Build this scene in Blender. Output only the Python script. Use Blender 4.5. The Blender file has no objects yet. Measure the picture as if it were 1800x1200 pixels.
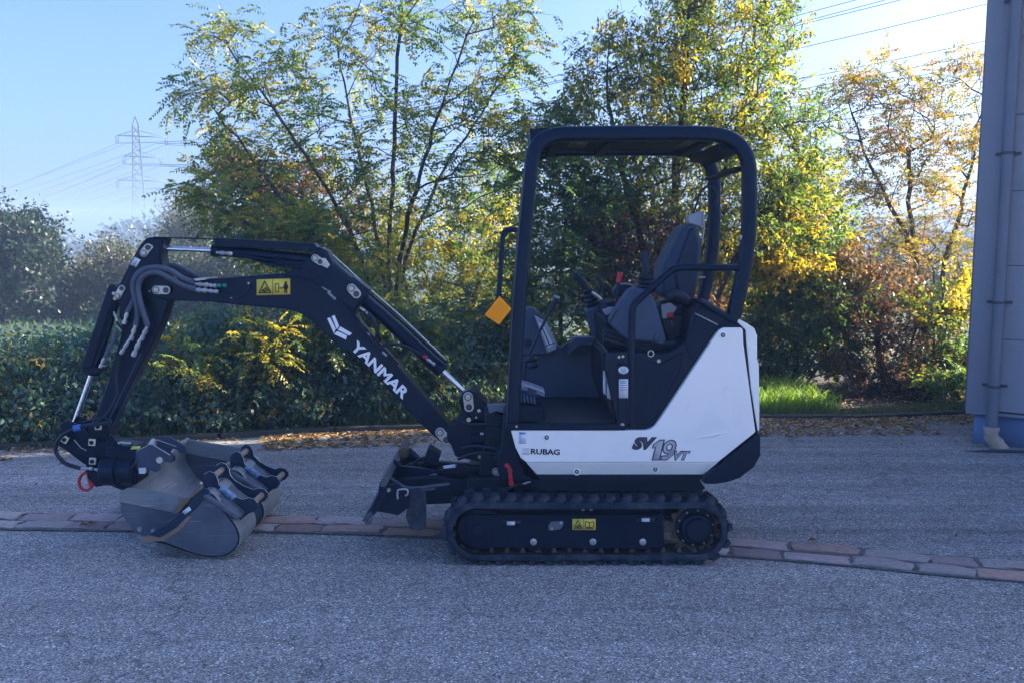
import bpy, bmesh, math, random
import numpy as np
from mathutils import Vector, Matrix

random.seed(7)
rng = np.random.default_rng(11)
S = bpy.context.scene
C = S.collection

# ------------------------------------------------------------------ camera
F = 1560.0                      # focal length in photograph pixels (1800 wide)
PITCH = math.atan(170.0 / F)
CP, SP = math.cos(PITCH), math.sin(PITCH)
EYE = 1.70
cam_data = bpy.data.cameras.new('camera')
cam_data.sensor_width = 36.0
cam_data.lens = F / 1800 * 36
cam_data.clip_end = 3000
cam_data.clip_start = 0.05
cam = bpy.data.objects.new('camera', cam_data)
C.objects.link(cam)
cam.location = (0, 0, EYE)
cam.rotation_euler = (math.pi / 2 - PITCH, 0, 0)
S.camera = cam

# ------------------------------------------------------------------ light
SUN_AZ, SUN_EL = math.radians(74), math.radians(23)
world = bpy.data.worlds.new('World')
S.world = world
world.use_nodes = True
wn = world.node_tree.nodes
bg = wn['Background']
sky = wn.new('ShaderNodeTexSky')
sky.sky_type = 'NISHITA'
sky.sun_disc = False
sky.sun_elevation = SUN_EL
sky.sun_rotation = SUN_AZ
sky.air_density = 0.7
sky.dust_density = 5.0
sky.ozone_density = 4.0
tint = wn.new('ShaderNodeVectorMath'); tint.operation = 'MULTIPLY'
tint.inputs[1].default_value = (0.76, 0.88, 1.14)
world.node_tree.links.new(sky.outputs[0], tint.inputs[0])
world.node_tree.links.new(tint.outputs[0], bg.inputs[0])
bg.inputs[1].default_value = 0.083
sun_data = bpy.data.lights.new('sun', 'SUN')
sun_data.energy = 3.9
sun_data.angle = math.radians(0.5)
sun_data.color = (1.0, 0.90, 0.74)
sun = bpy.data.objects.new('sun', sun_data)
C.objects.link(sun)
sdir = Vector((math.sin(SUN_AZ) * math.cos(SUN_EL), math.cos(SUN_AZ) * math.cos(SUN_EL), math.sin(SUN_EL)))
sun.rotation_euler = sdir.to_track_quat('Z', 'Y').to_euler()
sun.location = (6, 9, 20)

S.view_settings.view_transform = 'Standard'
S.view_settings.look = 'None'
S.view_settings.gamma = 1.0
S.view_settings.exposure = 2.45
S.view_settings.use_curve_mapping = False
S.render.engine = 'CYCLES'
S.cycles.max_bounces = 8
S.cycles.transparent_max_bounces = 8
S.cycles.volume_bounces = 0
S.cycles.use_denoising = True

# ------------------------------------------------------------------ from photograph to place
def P3(px, py, Y):
    """point of the vertical plane at distance Y that the photograph shows at px, py"""
    v = (600.0 - py) / F
    zr = Y * (v * CP - SP) / (CP + v * SP)
    d = Y * CP - zr * SP
    return Vector(((px - 900.0) / F * d, Y, zr + EYE))

def G3(px, py, z=0.0):
    """point of the level plane z"""
    v = (600.0 - py) / F
    zr = z - EYE
    Y = zr * (CP + v * SP) / (v * CP - SP)
    d = Y * CP - zr * SP
    return Vector(((px - 900.0) / F * d, Y, z))

def m_(px, Y):
    """length of px photograph pixels at distance Y"""
    return px * Y / F

# ------------------------------------------------------------------ materials
def newmat(name):
    m = bpy.data.materials.new(name)
    m.use_nodes = True
    return m, m.node_tree.nodes, m.node_tree.links, m.node_tree.nodes['Principled BSDF']

def mat(name, col, rough=0.5, metal=0.0, spec=0.5, var=0.0, vscale=6.0, bump=0.0, bscale=80.0, dirt=None, dirt_amt=0.0, dirt_scale=4.0, coat=0.0):
    m, N, L, b = newmat(name)
    b.inputs['Base Color'].default_value = (*col, 1)
    b.inputs['Roughness'].default_value = rough
    b.inputs['Metallic'].default_value = metal
    b.inputs['Specular IOR Level'].default_value = spec
    if 'black' in name or name.startswith(('seat', 'grey plastic', 'bucket ear', 'rubber boot', 'track')): b.inputs['Specular Tint'].default_value = (0.45, 0.68, 1.0, 1)
    b.inputs['Coat Weight'].default_value = coat
    b.inputs['Coat Roughness'].default_value = 0.12
    tc = N.new('ShaderNodeTexCoord')
    out = None
    if var or dirt:
        n = N.new('ShaderNodeTexNoise'); n.inputs['Scale'].default_value = vscale; n.inputs['Detail'].default_value = 6
        L.new(tc.outputs['Object'], n.inputs['Vector'])
        r = N.new('ShaderNodeMapRange'); r.inputs[3].default_value = 1 - var; r.inputs[4].default_value = 1 + var
        r.inputs[1].default_value = 0.3; r.inputs[2].default_value = 0.7
        L.new(n.outputs[0], r.inputs[0])
        mx = N.new('ShaderNodeVectorMath'); mx.operation = 'SCALE'
        mx.inputs[0].default_value = col
        L.new(r.outputs[0], mx.inputs['Scale'])
        out = mx.outputs[0]
        if dirt:
            n2 = N.new('ShaderNodeTexNoise'); n2.inputs['Scale'].default_value = dirt_scale; n2.inputs['Detail'].default_value = 9; n2.inputs['Roughness'].default_value = 0.7
            L.new(tc.outputs['Object'], n2.inputs['Vector'])
            r2 = N.new('ShaderNodeMapRange'); r2.inputs[1].default_value = 0.62 - 0.3 * dirt_amt; r2.inputs[2].default_value = 0.75
            r2.inputs[4].default_value = min(1, dirt_amt * 1.5)
            L.new(n2.outputs[0], r2.inputs[0])
            mm = N.new('ShaderNodeMix'); mm.data_type = 'RGBA'
            L.new(r2.outputs[0], mm.inputs[0]); L.new(out, mm.inputs[6]); mm.inputs[7].default_value = (*dirt, 1)
            out = mm.outputs[2]
            rr = N.new('ShaderNodeMapRange'); rr.inputs[3].default_value = rough; rr.inputs[4].default_value = min(1, rough + 0.35)
            L.new(r2.outputs[0], rr.inputs[0]); L.new(rr.outputs[0], b.inputs['Roughness'])
        L.new(out, b.inputs['Base Color'])
    if bump:
        nb = N.new('ShaderNodeTexNoise'); nb.inputs['Scale'].default_value = bscale; nb.inputs['Detail'].default_value = 4
        L.new(tc.outputs['Object'], nb.inputs['Vector'])
        bp = N.new('ShaderNodeBump'); bp.inputs['Strength'].default_value = bump; bp.inputs['Distance'].default_value = 0.004
        L.new(nb.outputs[0], bp.inputs['Height']); L.new(bp.outputs[0], b.inputs['Normal'])
    return m

def ramp(N, stops, interp='LINEAR'):
    r = N.new('ShaderNodeValToRGB')
    cr = r.color_ramp; cr.interpolation = interp
    while len(cr.elements) > 1: cr.elements.remove(cr.elements[-1])
    cr.elements[0].position = stops[0][0]; cr.elements[0].color = (*stops[0][1], 1)
    for p, c in stops[1:]:
        e = cr.elements.new(p); e.color = (*c, 1)
    return r

def leafmat(name, stops, trans=0.45, gloss=0.04):
    """leaf: thin, lets light through; colour picked per leaf by the attribute rnd"""
    m = bpy.data.materials.new(name); m.use_nodes = True
    N, L = m.node_tree.nodes, m.node_tree.links
    for n in list(N): N.remove(n)
    a = N.new('ShaderNodeAttribute'); a.attribute_name = 'rnd'
    r = ramp(N, stops)
    L.new(a.outputs['Fac'], r.inputs[0])
    d = N.new('ShaderNodeBsdfDiffuse'); t = N.new('ShaderNodeBsdfTranslucent'); g = N.new('ShaderNodeBsdfGlossy')
    g.inputs['Roughness'].default_value = 0.45
    g.inputs['Color'].default_value = (0.8, 0.8, 0.8, 1)
    L.new(r.outputs[0], d.inputs[0])
    sc = N.new('ShaderNodeVectorMath'); sc.operation = 'MULTIPLY'; sc.inputs[1].default_value = (2.3, 2.2, 0.8)
    L.new(r.outputs[0], sc.inputs[0]); L.new(sc.outputs[0], t.inputs[0])
    m1 = N.new('ShaderNodeMixShader'); m1.inputs[0].default_value = trans
    m2 = N.new('ShaderNodeMixShader'); m2.inputs[0].default_value = gloss
    L.new(d.outputs[0], m1.inputs[1]); L.new(t.outputs[0], m1.inputs[2])
    L.new(m1.outputs[0], m2.inputs[1]); L.new(g.outputs[0], m2.inputs[2])
    o = N.new('ShaderNodeOutputMaterial'); L.new(m2.outputs[0], o.inputs[0])
    return m

# ------------------------------------------------------------------ geometry
def catmull(pts, n=6, closed=False):
    pts = [Vector(p) for p in pts]
    if len(pts) < 3: return pts
    out = []
    N = len(pts)
    for i in range(N if closed else N - 1):
        if closed: p0, p1, p2, p3 = pts[i - 1], pts[i], pts[(i + 1) % N], pts[(i + 2) % N]
        else: p0, p1, p2, p3 = pts[max(i - 1, 0)], pts[i], pts[i + 1], pts[min(i + 2, N - 1)]
        for k in range(n):
            t = k / n
            out.append(0.5 * ((2 * p1) + (p2 - p0) * t + (2 * p0 - 5 * p1 + 4 * p2 - p3) * t * t + (3 * p1 - p0 - 3 * p2 + p3) * t ** 3))
    if not closed: out.append(pts[-1])
    return out

def g_join(*gs):
    V, Fc = [], []
    for v, f in gs:
        o = len(V); V += list(v); Fc += [tuple(i + o for i in q) for q in f]
    return V, Fc

def g_xz(pts, Y0, Y1):
    """extrude a closed outline of world (x,z) points between two depths"""
    n = len(pts)
    V = [Vector((p[0], Y0, p[1])) for p in pts] + [Vector((p[0], Y1, p[1])) for p in pts]
    Fc = [tuple(range(n)), tuple(range(2 * n - 1, n - 1, -1))]
    Fc += [(i, i + n, (i + 1) % n + n, (i + 1) % n) for i in range(n)]
    return V, Fc

def g_prism(px, Y0, Y1, ref=None):
    ref = Y0 if ref is None else ref
    q = [P3(a, b, ref) for a, b in px]
    return g_xz([(p.x, p.z) for p in q], Y0, Y1)

def frames(pts, closed=False):
    n = len(pts); T = []
    for i in range(n):
        a = pts[i - 1] if (i > 0 or closed) else pts[i]
        b = pts[(i + 1) % n] if (i < n - 1 or closed) else pts[i]
        T.append((b - a).normalized())
    return T

def g_tube(pts, r, n=10, smooth=0, caps=True, closed=False):
    pts = [Vector(p) for p in pts]
    if smooth: pts = catmull(pts, smooth, closed)
    T = frames(pts, closed)
    up = Vector((0, 0, 1)) if abs(T[0].z) < 0.9 else Vector((0, 1, 0))
    U = T[0].cross(up).normalized()
    V, Fc = [], []
    m = len(pts)
    for i, p in enumerate(pts):
        U = (U - T[i] * U.dot(T[i])).normalized()
        W = T[i].cross(U)
        rr = r[min(i, len(r) - 1)] if isinstance(r, (list, tuple)) else r
        for k in range(n):
            a = 2 * math.pi * k / n
            V.append(p + U * math.cos(a) * rr + W * math.sin(a) * rr)
    for i in range(m if closed else m - 1):
        j = (i + 1) % m
        for k in range(n):
            Fc.append((i * n + k, i * n + (k + 1) % n, j * n + (k + 1) % n, j * n + k))
    if caps and not closed:
        Fc.append(tuple(range(n - 1, -1, -1))); Fc.append(tuple(range((m - 1) * n, m * n)))
    return V, Fc

def g_cyl(a, b, r, n=20, r2=None):
    return g_tube([a, b], [r, r if r2 is None else r2], n)

def g_lathe(a, axis, prof, n=24):
    """profile of (distance along axis, radius)"""
    axis = Vector(axis).normalized()
    pts = [Vector(a) + axis * t for t, _ in prof]
    up = Vector((0, 0, 1)) if abs(axis.z) < 0.9 else Vector((0, 1, 0))
    U = axis.cross(up).normalized(); W = axis.cross(U)
    V, Fc = [], []
    for p, (t, r) in zip(pts, prof):
        for k in range(n):
            an = 2 * math.pi * k / n
            V.append(p + (U * math.cos(an) + W * math.sin(an)) * max(r, 1e-5))
    for i in range(len(pts) - 1):
        for k in range(n):
            Fc.append((i * n + k, i * n + (k + 1) % n, (i + 1) * n + (k + 1) % n, (i + 1) * n + k))
    Fc.append(tuple(range(n - 1, -1, -1))); Fc.append(tuple(range((len(pts) - 1) * n, len(pts) * n)))
    return V, Fc

def g_box(x0, x1, y0, y1, z0, z1):
    return g_xz([(x0, z0), (x1, z0), (x1, z1), (x0, z1)], y0, y1)

def g_sweep(pts, w, h, closed=False, c=0.25):
    """rounded rectangular section, w in the xz plane, h along Y"""
    pts = [Vector(p) for p in pts]
    T = frames(pts, closed)
    sec = []
    cw, ch = w * c, h * c
    for sx, sy in ((1, 1), (-1, 1), (-1, -1), (1, -1)):
        base = [((w / 2 - cw), (h / 2))], [((w / 2), (h / 2 - ch))]
        q = [(w / 2, h / 2 - ch), (w / 2 - cw * .3, h / 2 - ch * .3), (w / 2 - cw, h / 2)]
        if sx * sy < 0: q = q[::-1]
        sec += [(a * sx, b * sy) for a, b in q]
    n = len(sec); V, Fc = [], []
    for p, t in zip(pts, T):
        nrm = Vector((t.z, 0, -t.x)).normalized()
        for a, b in sec: V.append(p + nrm * a + Vector((0, b, 0)))
    m = len(pts)
    for i in range(m if closed else m - 1):
        j = (i + 1) % m
        for k in range(n): Fc.append((i * n + k, i * n + (k + 1) % n, j * n + (k + 1) % n, j * n + k))
    if not closed:
        Fc.append(tuple(range(n - 1, -1, -1))); Fc.append(tuple(range((m - 1) * n, m * n)))
    return V, Fc

BASE = {}
def empty(name, loc, label, cat, group=None, kind=None):
    o = bpy.data.objects.new(name, None); C.objects.link(o)
    o.location = loc; BASE[o.name] = Vector(loc)
    o.empty_display_size = 0.2
    o['label'] = label
    if cat: o['category'] = cat
    if group: o['group'] = group
    if kind: o['kind'] = kind
    return o

def tag(o, label=None, cat=None, group=None, kind=None):
    if label: o['label'] = label
    if cat: o['category'] = cat
    if group: o['group'] = group
    if kind: o['kind'] = kind
    return o

def mk(name, geo, material, parent=None, bevel=0.0, smooth=True, loc=None, recalc=True, seg=2, label=None, angle=32):
    V, Fc = geo
    if parent is None:
        if loc is None:
            xs = [v[0] for v in V]; ys = [v[1] for v in V]; zs = [v[2] for v in V]
            loc = Vector(((min(xs) + max(xs)) / 2, (min(ys) + max(ys)) / 2, min(zs)))
        org = Vector(loc)
    else:
        org = BASE[parent.name]
    me = bpy.data.meshes.new(name)
    me.from_pydata([tuple(Vector(v) - org) for v in V], [], Fc)
    if recalc:
        bm = bmesh.new(); bm.from_mesh(me)
        bmesh.ops.recalc_face_normals(bm, faces=bm.faces)
        for e in bm.edges:
            if len(e.link_faces) == 2 and e.calc_face_angle(0) > math.radians(angle): e.smooth = False
        bm.to_mesh(me); bm.free()
    me.polygons.foreach_set('use_smooth', [smooth] * len(me.polygons))
    me.materials.append(material)
    o = bpy.data.objects.new(name, me); C.objects.link(o)
    if parent is None: o.location = org
    else: o.parent = parent
    BASE[o.name] = org
    if bevel:
        md = o.modifiers.new('bevel', 'BEVEL'); md.width = bevel; md.segments = seg; md.limit_method = 'ANGLE'
        md.angle_limit = math.radians(angle); md.harden_normals = False; md.use_clamp_overlap = True
    if label: o['label'] = label
    return o

def plate(name, px, Y0, Y1, material, parent, bevel=0.003, ref=None, **k):
    return mk(name, g_prism(px, Y0, Y1, ref), material, parent, bevel, **k)

def quads_mesh(name, V, rnd, material, parent, F_idx=None):
    """fast mesh of many quads: V (4n,3), rnd (n) one value per quad"""
    n = len(V) // 4
    org = np.array(BASE[parent.name]) if parent is not None else np.zeros(3)
    me = bpy.data.meshes.new(name)
    me.vertices.add(4 * n); me.loops.add(4 * n); me.polygons.add(n)
    me.vertices.foreach_set('co', (V - org).astype(np.float32).ravel())
    me.loops.foreach_set('vertex_index', np.arange(4 * n, dtype=np.int32))
    me.polygons.foreach_set('loop_start', np.arange(0, 4 * n, 4, dtype=np.int32))
    at = me.attributes.new('rnd', 'FLOAT', 'POINT')
    at.data.foreach_set('value', np.repeat(rnd, 4).astype(np.float32))
    me.update(calc_edges=True)
    me.materials.append(material)
    o = bpy.data.objects.new(name, me); C.objects.link(o)
    if parent is not None: o.parent = parent
    BASE[o.name] = Vector(org)
    return o

def text_geo(s, p0, p1, h, Y, proud=0.0015, shear=0.0, offset=0.0, thick=0.001, space=1.0):
    """lettering on the plane at distance Y, its base line running from photo pixel p0 to p1, h pixels tall"""
    cu = bpy.data.curves.new('t', 'FONT'); cu.body = s; cu.shear = shear; cu.offset = offset; cu.space_character = space
    cu.resolution_u = 3
    ob = bpy.data.objects.new('t', cu); C.objects.link(ob)
    dg = bpy.context.evaluated_depsgraph_get()
    me = bpy.data.meshes.new_from_object(ob.evaluated_get(dg))
    co = np.array([v.co[:] for v in me.vertices]); fs = [tuple(p.vertices) for p in me.polygons]
    bpy.data.objects.remove(ob); bpy.data.curves.remove(cu); bpy.data.meshes.remove(me)
    a, b = P3(*p0, Y), P3(*p1, Y)
    x0, x1 = co[:, 0].min(), co[:, 0].max(); y0, y1 = co[:, 1].min(), co[:, 1].max()
    d = Vector((b.x - a.x, 0, b.z - a.z)); up = Vector((-d.z, 0, d.x)).normalized() * m_(h, Y)
    V = [a + d * ((x - x0) / (x1 - x0)) + up * ((y - y0) / (y1 - y0)) + Vector((0, -proud, 0)) for x, y, _ in co]
    return V, fs
# ================================================================== SETTING
def asphalt_mat(name, base, light, patch, crack=0.7):
    m, N, L, b = newmat(name)
    tc = N.new('ShaderNodeTexCoord')
    vo = N.new('ShaderNodeTexVoronoi'); vo.inputs['Scale'].default_value = 135
    L.new(tc.outputs['Object'], vo.inputs['Vector'])
    sep = N.new('ShaderNodeSeparateColor'); L.new(vo.outputs['Color'], sep.inputs[0])
    r = ramp(N, [(0.0, tuple(c * 0.45 for c in base)), (0.35, tuple(c * 0.85 for c in base)), (0.76, tuple(c * 1.2 for c in base)), (0.90, tuple(c * 1.5 for c in base)), (0.97, light), (1.0, tuple(min(1, c * 1.5) for c in light))])
    L.new(sep.outputs[0], r.inputs[0])
    vd = ramp(N, [(0.0, (1, 1, 1)), (0.55, (0.95, 0.95, 0.95)), (0.9, (0.35, 0.35, 0.35))])
    L.new(vo.outputs['Distance'], vd.inputs[0])
    mul = N.new('ShaderNodeVectorMath'); mul.operation = 'MULTIPLY'
    L.new(r.outputs[0], mul.inputs[0]); L.new(vd.outputs[0], mul.inputs[1])
    # worn patches, tyre tracks and finer mottling
    n1 = N.new('ShaderNodeTexNoise'); n1.inputs['Scale'].default_value = 0.7; n1.inputs['Detail'].default_value = 8; n1.inputs['Roughness'].default_value = 0.65
    mp = N.new('ShaderNodeMapping'); mp.inputs['Scale'].default_value = (0.45, 1.5, 1); mp.inputs['Rotation'].default_value = (0, 0, 0.12)
    L.new(tc.outputs['Object'], mp.inputs[0]); L.new(mp.outputs[0], n1.inputs['Vector'])
    r1 = N.new('ShaderNodeMapRange'); r1.inputs[1].default_value = 0.3; r1.inputs[2].default_value = 0.7
    r1.inputs[3].default_value = 1 - patch; r1.inputs[4].default_value = 1 + patch
    L.new(n1.outputs[0], r1.inputs[0])
    n2 = N.new('ShaderNodeTexNoise'); n2.inputs['Scale'].default_value = 14; n2.inputs['Detail'].default_value = 6; n2.inputs['Roughness'].default_value = 0.75
    L.new(tc.outputs['Object'], n2.inputs['Vector'])
    r2 = N.new('ShaderNodeMapRange'); r2.inputs[1].default_value = 0.3; r2.inputs[2].default_value = 0.7; r2.inputs[3].default_value = 0.78; r2.inputs[4].default_value = 1.22
    L.new(n2.outputs[0], r2.inputs[0])
    mm = N.new('ShaderNodeMath'); mm.operation = 'MULTIPLY'; L.new(r1.outputs[0], mm.inputs[0]); L.new(r2.outputs[0], mm.inputs[1])
    # long faint tyre streaks
    n4 = N.new('ShaderNodeTexNoise'); n4.inputs['Scale'].default_value = 1.0; n4.inputs['Detail'].default_value = 5
    mp4 = N.new('ShaderNodeMapping'); mp4.inputs['Scale'].default_value = (0.12, 5.5, 1); mp4.inputs['Rotation'].default_value = (0, 0, 0.10)
    L.new(tc.outputs['Object'], mp4.inputs[0]); L.new(mp4.outputs[0], n4.inputs['Vector'])
    r4 = N.new('ShaderNodeMapRange'); r4.inputs[1].default_value = 0.35; r4.inputs[2].default_value = 0.65; r4.inputs[3].default_value = 1 - patch * .6; r4.inputs[4].default_value = 1 + patch * .35
    L.new(n4.outputs[0], r4.inputs[0])
    # oil spots and damp stains
    n5 = N.new('ShaderNodeTexNoise'); n5.inputs['Scale'].default_value = 2.6; n5.inputs['Detail'].default_value = 3; n5.inputs['Roughness'].default_value = 0.55
    L.new(tc.outputs['Object'], n5.inputs['Vector'])
    r5 = N.new('ShaderNodeMapRange'); r5.inputs[1].default_value = 0.66; r5.inputs[2].default_value = 0.74; r5.inputs[3].default_value = 1.0; r5.inputs[4].default_value = 0.72
    L.new(n5.outputs[0], r5.inputs[0])
    # hairline cracks
    v6 = N.new('ShaderNodeTexVoronoi'); v6.feature = 'DISTANCE_TO_EDGE'; v6.inputs['Scale'].default_value = 0.42
    nw = N.new('ShaderNodeTexNoise'); nw.inputs['Scale'].default_value = 3.0; nw.inputs['Detail'].default_value = 6
    L.new(tc.outputs['Object'], nw.inputs['Vector'])
    wv = N.new('ShaderNodeVectorMath'); wv.operation = 'MULTIPLY_ADD'; wv.inputs[1].default_value = (0.35, 0.35, 0.35)
    L.new(nw.outputs['Color'], wv.inputs[0]); L.new(tc.outputs['Object'], wv.inputs[2]); L.new(wv.outputs[0], v6.inputs['Vector'])
    r6 = N.new('ShaderNodeMapRange'); r6.inputs[1].default_value = 0.0; r6.inputs[2].default_value = 0.006; r6.inputs[3].default_value = crack; r6.inputs[4].default_value = 1.0
    L.new(v6.outputs['Distance'], r6.inputs[0])
    for extra in (r4, r5, r6):
        m9 = N.new('ShaderNodeMath'); m9.operation = 'MULTIPLY'; L.new(mm.outputs[0], m9.inputs[0]); L.new(extra.outputs[0], m9.inputs[1]); mm = m9
    sc = N.new('ShaderNodeVectorMath'); sc.operation = 'SCALE'; L.new(mul.outputs[0], sc.inputs[0]); L.new(mm.outputs[0], sc.inputs['Scale'])
    L.new(sc.outputs[0], b.inputs['Base Color'])
    b.inputs['Roughness'].default_value = 0.85; b.inputs['Specular IOR Level'].default_value = 0.35
    bp = N.new('ShaderNodeBump'); bp.inputs['Strength'].default_value = 0.9; bp.inputs['Distance'].default_value = 0.004
    L.new(vo.outputs['Distance'], bp.inputs['Height']); bp.invert = True
    L.new(bp.outputs[0], b.inputs['Normal'])
    return m

M_ROAD = asphalt_mat('asphalt road', (0.325, 0.315, 0.30), (0.64, 0.62, 0.60), 0.14)
M_YARD = asphalt_mat('asphalt yard', (0.31, 0.30, 0.295), (0.56, 0.55, 0.54), 0.34)
M_SOIL = mat('soil', (0.055, 0.045, 0.032), 0.95, var=0.4, vscale=9, bump=0.6, bscale=30)
M_MEADOW = mat('meadow', (0.026, 0.055, 0.022), 0.95, var=0.45, vscale=0.5, bump=0.8, bscale=20)
M_KERB = mat('kerb concrete', (0.075, 0.072, 0.062), 0.9, var=0.25, vscale=10, bump=0.4, bscale=60, dirt=(0.03, 0.04, 0.02), dirt_amt=0.7, dirt_scale=5)
M_MORTAR = mat('gutter mortar', (0.11, 0.105, 0.10), 0.95, var=0.4, vscale=20, bump=0.8, bscale=90)

# far ground: one sheet to the horizon, soil near the kerb turning to meadow
grd = mk('ground', g_join(([Vector((-900, -60, -0.03)), Vector((900, -60, -0.03)), Vector((900, 1500, -0.03)), Vector((-900, 1500, -0.03))], [(0, 1, 2, 3)])), M_MEADOW, loc=Vector((0, 0, -0.03)))
tag(grd, 'meadow ground reaching to the horizon behind the hedge', kind='structure')

KERB_PX = [(-900, 850), (-500, 818), (-200, 800), (0, 790), (97, 786), (300, 776), (544, 763), (760, 756), (1000, 747), (1200, 741), (1330, 738), (1500, 737), (1640, 732), (1720, 729), (1800, 727), (2100, 722)]
kerb_pts = [G3(a, b) for a, b in KERB_PX]
GUT_M = [(-700, 893), (-300, 906), (0, 915), (250, 918.5), (540, 921.5), (760, 929), (1000, 941), (1285, 961), (1500, 978), (1650, 993), (1800, 1004.5), (2300, 1050), (3000, 1120)]
gut_pts = catmull([G3(a, b) for a, b in GUT_M], 8)

def strip_mesh(path, off0, off1, z):
    V = []
    T = frames(path)
    for p, t in zip(path, T):
        n = Vector((-t.y, t.x, 0)).normalized()
        V.append(Vector((p.x, p.y, z)) + n * off0); V.append(Vector((p.x, p.y, z)) + n * off1)
    return V, [(2 * i, 2 * i + 1, 2 * i + 3, 2 * i + 2) for i in range(len(path) - 1)]

# yard asphalt between the gutter and the kerb, road asphalt in front
yV = [Vector((p.x, p.y, 0)) for p in gut_pts] + [Vector((p.x, p.y, 0)) for p in reversed(catmull(kerb_pts, 4))]
yV += []
yard = mk('yard', (yV, [tuple(range(len(yV)))]), M_YARD, loc=Vector((0, 0, 0)), recalc=True)
tag(yard, 'grey asphalt yard between the stone gutter and the kerb', kind='structure')
rV = [Vector((p.x, p.y, -0.004)) for p in gut_pts] + [Vector((60, gut_pts[-1].y - 3, -0.004)), Vector((60, -25, -0.004)), Vector((-60, -25, -0.004)), Vector((-60, gut_pts[0].y + 2, -0.004))]
road = mk('road', (rV, [tuple(range(len(rV)))]), M_ROAD, loc=Vector((0, 0, -0.004)))
tag(road, 'blue grey asphalt road in the front of the excavator', kind='structure')
far_right = mk('side_pavement', ([Vector((kerb_pts[-1].x - .02, kerb_pts[-1].y, -0.008)), Vector((60, 16, -0.008)), Vector((60, -25, -0.008)), Vector((2, 3.0, -0.008))], [(0, 1, 2, 3)]), M_YARD, loc=Vector((20, 5, -0.008)))
tag(far_right, 'asphalt running on beside the grey building', kind='structure')

# stone gutter: two rows of sandstone setts in a recessed bed
gut = mk('stone_gutter', strip_mesh(gut_pts, -0.165, 0.165, 0.004), M_MORTAR, loc=Vector((0, 5, 0.004)))
tag(gut, 'two row gutter of pink and grey stone setts crossing the asphalt', kind='structure')
def stone_mat(name, c, c2):
    m, N, L, b = newmat(name)
    tc = N.new('ShaderNodeTexCoord'); oi = N.new('ShaderNodeObjectInfo')
    n = N.new('ShaderNodeTexNoise'); n.inputs['Scale'].default_value = 9; n.inputs['Detail'].default_value = 9; n.inputs['Roughness'].default_value = 0.7
    ad = N.new('ShaderNodeVectorMath'); ad.operation = 'ADD'
    L.new(tc.outputs['Object'], ad.inputs[0]); L.new(oi.outputs['Location'], ad.inputs[1]); L.new(ad.outputs[0], n.inputs['Vector'])
    r = ramp(N, [(0.3, tuple(x * 0.6 for x in c)), (0.5, c), (0.7, c2)])
    L.new(n.outputs[0], r.inputs[0])
    mr = N.new('ShaderNodeMapRange'); mr.inputs[3].default_value = 0.75; mr.inputs[4].default_value = 1.25; L.new(oi.outputs['Random'], mr.inputs[0])
    s = N.new('ShaderNodeVectorMath'); s.operation = 'SCALE'; L.new(r.outputs[0], s.inputs[0]); L.new(mr.outputs[0], s.inputs['Scale'])
    L.new(s.outputs[0], b.inputs['Base Color']); b.inputs['Roughness'].default_value = 0.85
    n3 = N.new('ShaderNodeTexNoise'); n3.inputs['Scale'].default_value = 60; n3.inputs['Detail'].default_value = 6
    L.new(ad.outputs[0], n3.inputs['Vector'])
    bp = N.new('ShaderNodeBump'); bp.inputs['Strength'].default_value = 0.8; bp.inputs['Distance'].default_value = 0.006
    L.new(n3.outputs[0], bp.inputs['Height']); L.new(bp.outputs[0], b.inputs['Normal'])
    return m
_k = 1.75
def sk_(c): return (c[0] * _k * 1.06, c[1] * _k * .95, c[2] * _k * .88)
SETT_M = [stone_mat('sandstone pink', sk_((0.225, 0.165, 0.155)), sk_((0.29, 0.22, 0.205))), stone_mat('stone grey', sk_((0.20, 0.19, 0.19)), sk_((0.27, 0.26, 0.26))), stone_mat('sandstone violet', sk_((0.185, 0.155, 0.165)), sk_((0.25, 0.21, 0.215))), stone_mat('sandstone rust', sk_((0.24, 0.17, 0.145)), sk_((0.29, 0.215, 0.18)))]
sett_meshes = []
for k in range(10):
    bm = bmesh.new(); bmesh.ops.create_cube(bm, size=1)
    bmesh.ops.subdivide_edges(bm, edges=bm.edges[:], cuts=2, use_grid_fill=True)
    for v in bm.verts:
        v.co.x += random.uniform(-0.025, 0.025) * (2 if abs(v.co.x) > .4 else 1); v.co.y += random.uniform(-0.05, 0.05)
        if v.co.z > 0.4:
            v.co.z += random.uniform(-0.12, 0.10)
            if abs(v.co.x) > 0.4: v.co.z -= 0.12; v.co.x *= .98
            if abs(v.co.y) > 0.4: v.co.z -= 0.12; v.co.y *= .96
    me = bpy.data.meshes.new('sett'); bm.to_mesh(me); bm.free()
    me.polygons.foreach_set('use_smooth', [True] * len(me.polygons))
    me.materials.append(SETT_M[k % 4])
    sett_meshes.append(me)
def along(path, s):
    for i in range(len(path) - 1):
        l = (path[i + 1] - path[i]).length
        if s <= l: return path[i].lerp(path[i + 1], s / l), (path[i + 1] - path[i]).normalized()
        s -= l
    return None, None
total = sum((gut_pts[i + 1] - gut_pts[i]).length for i in range(len(gut_pts) - 1))
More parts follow.
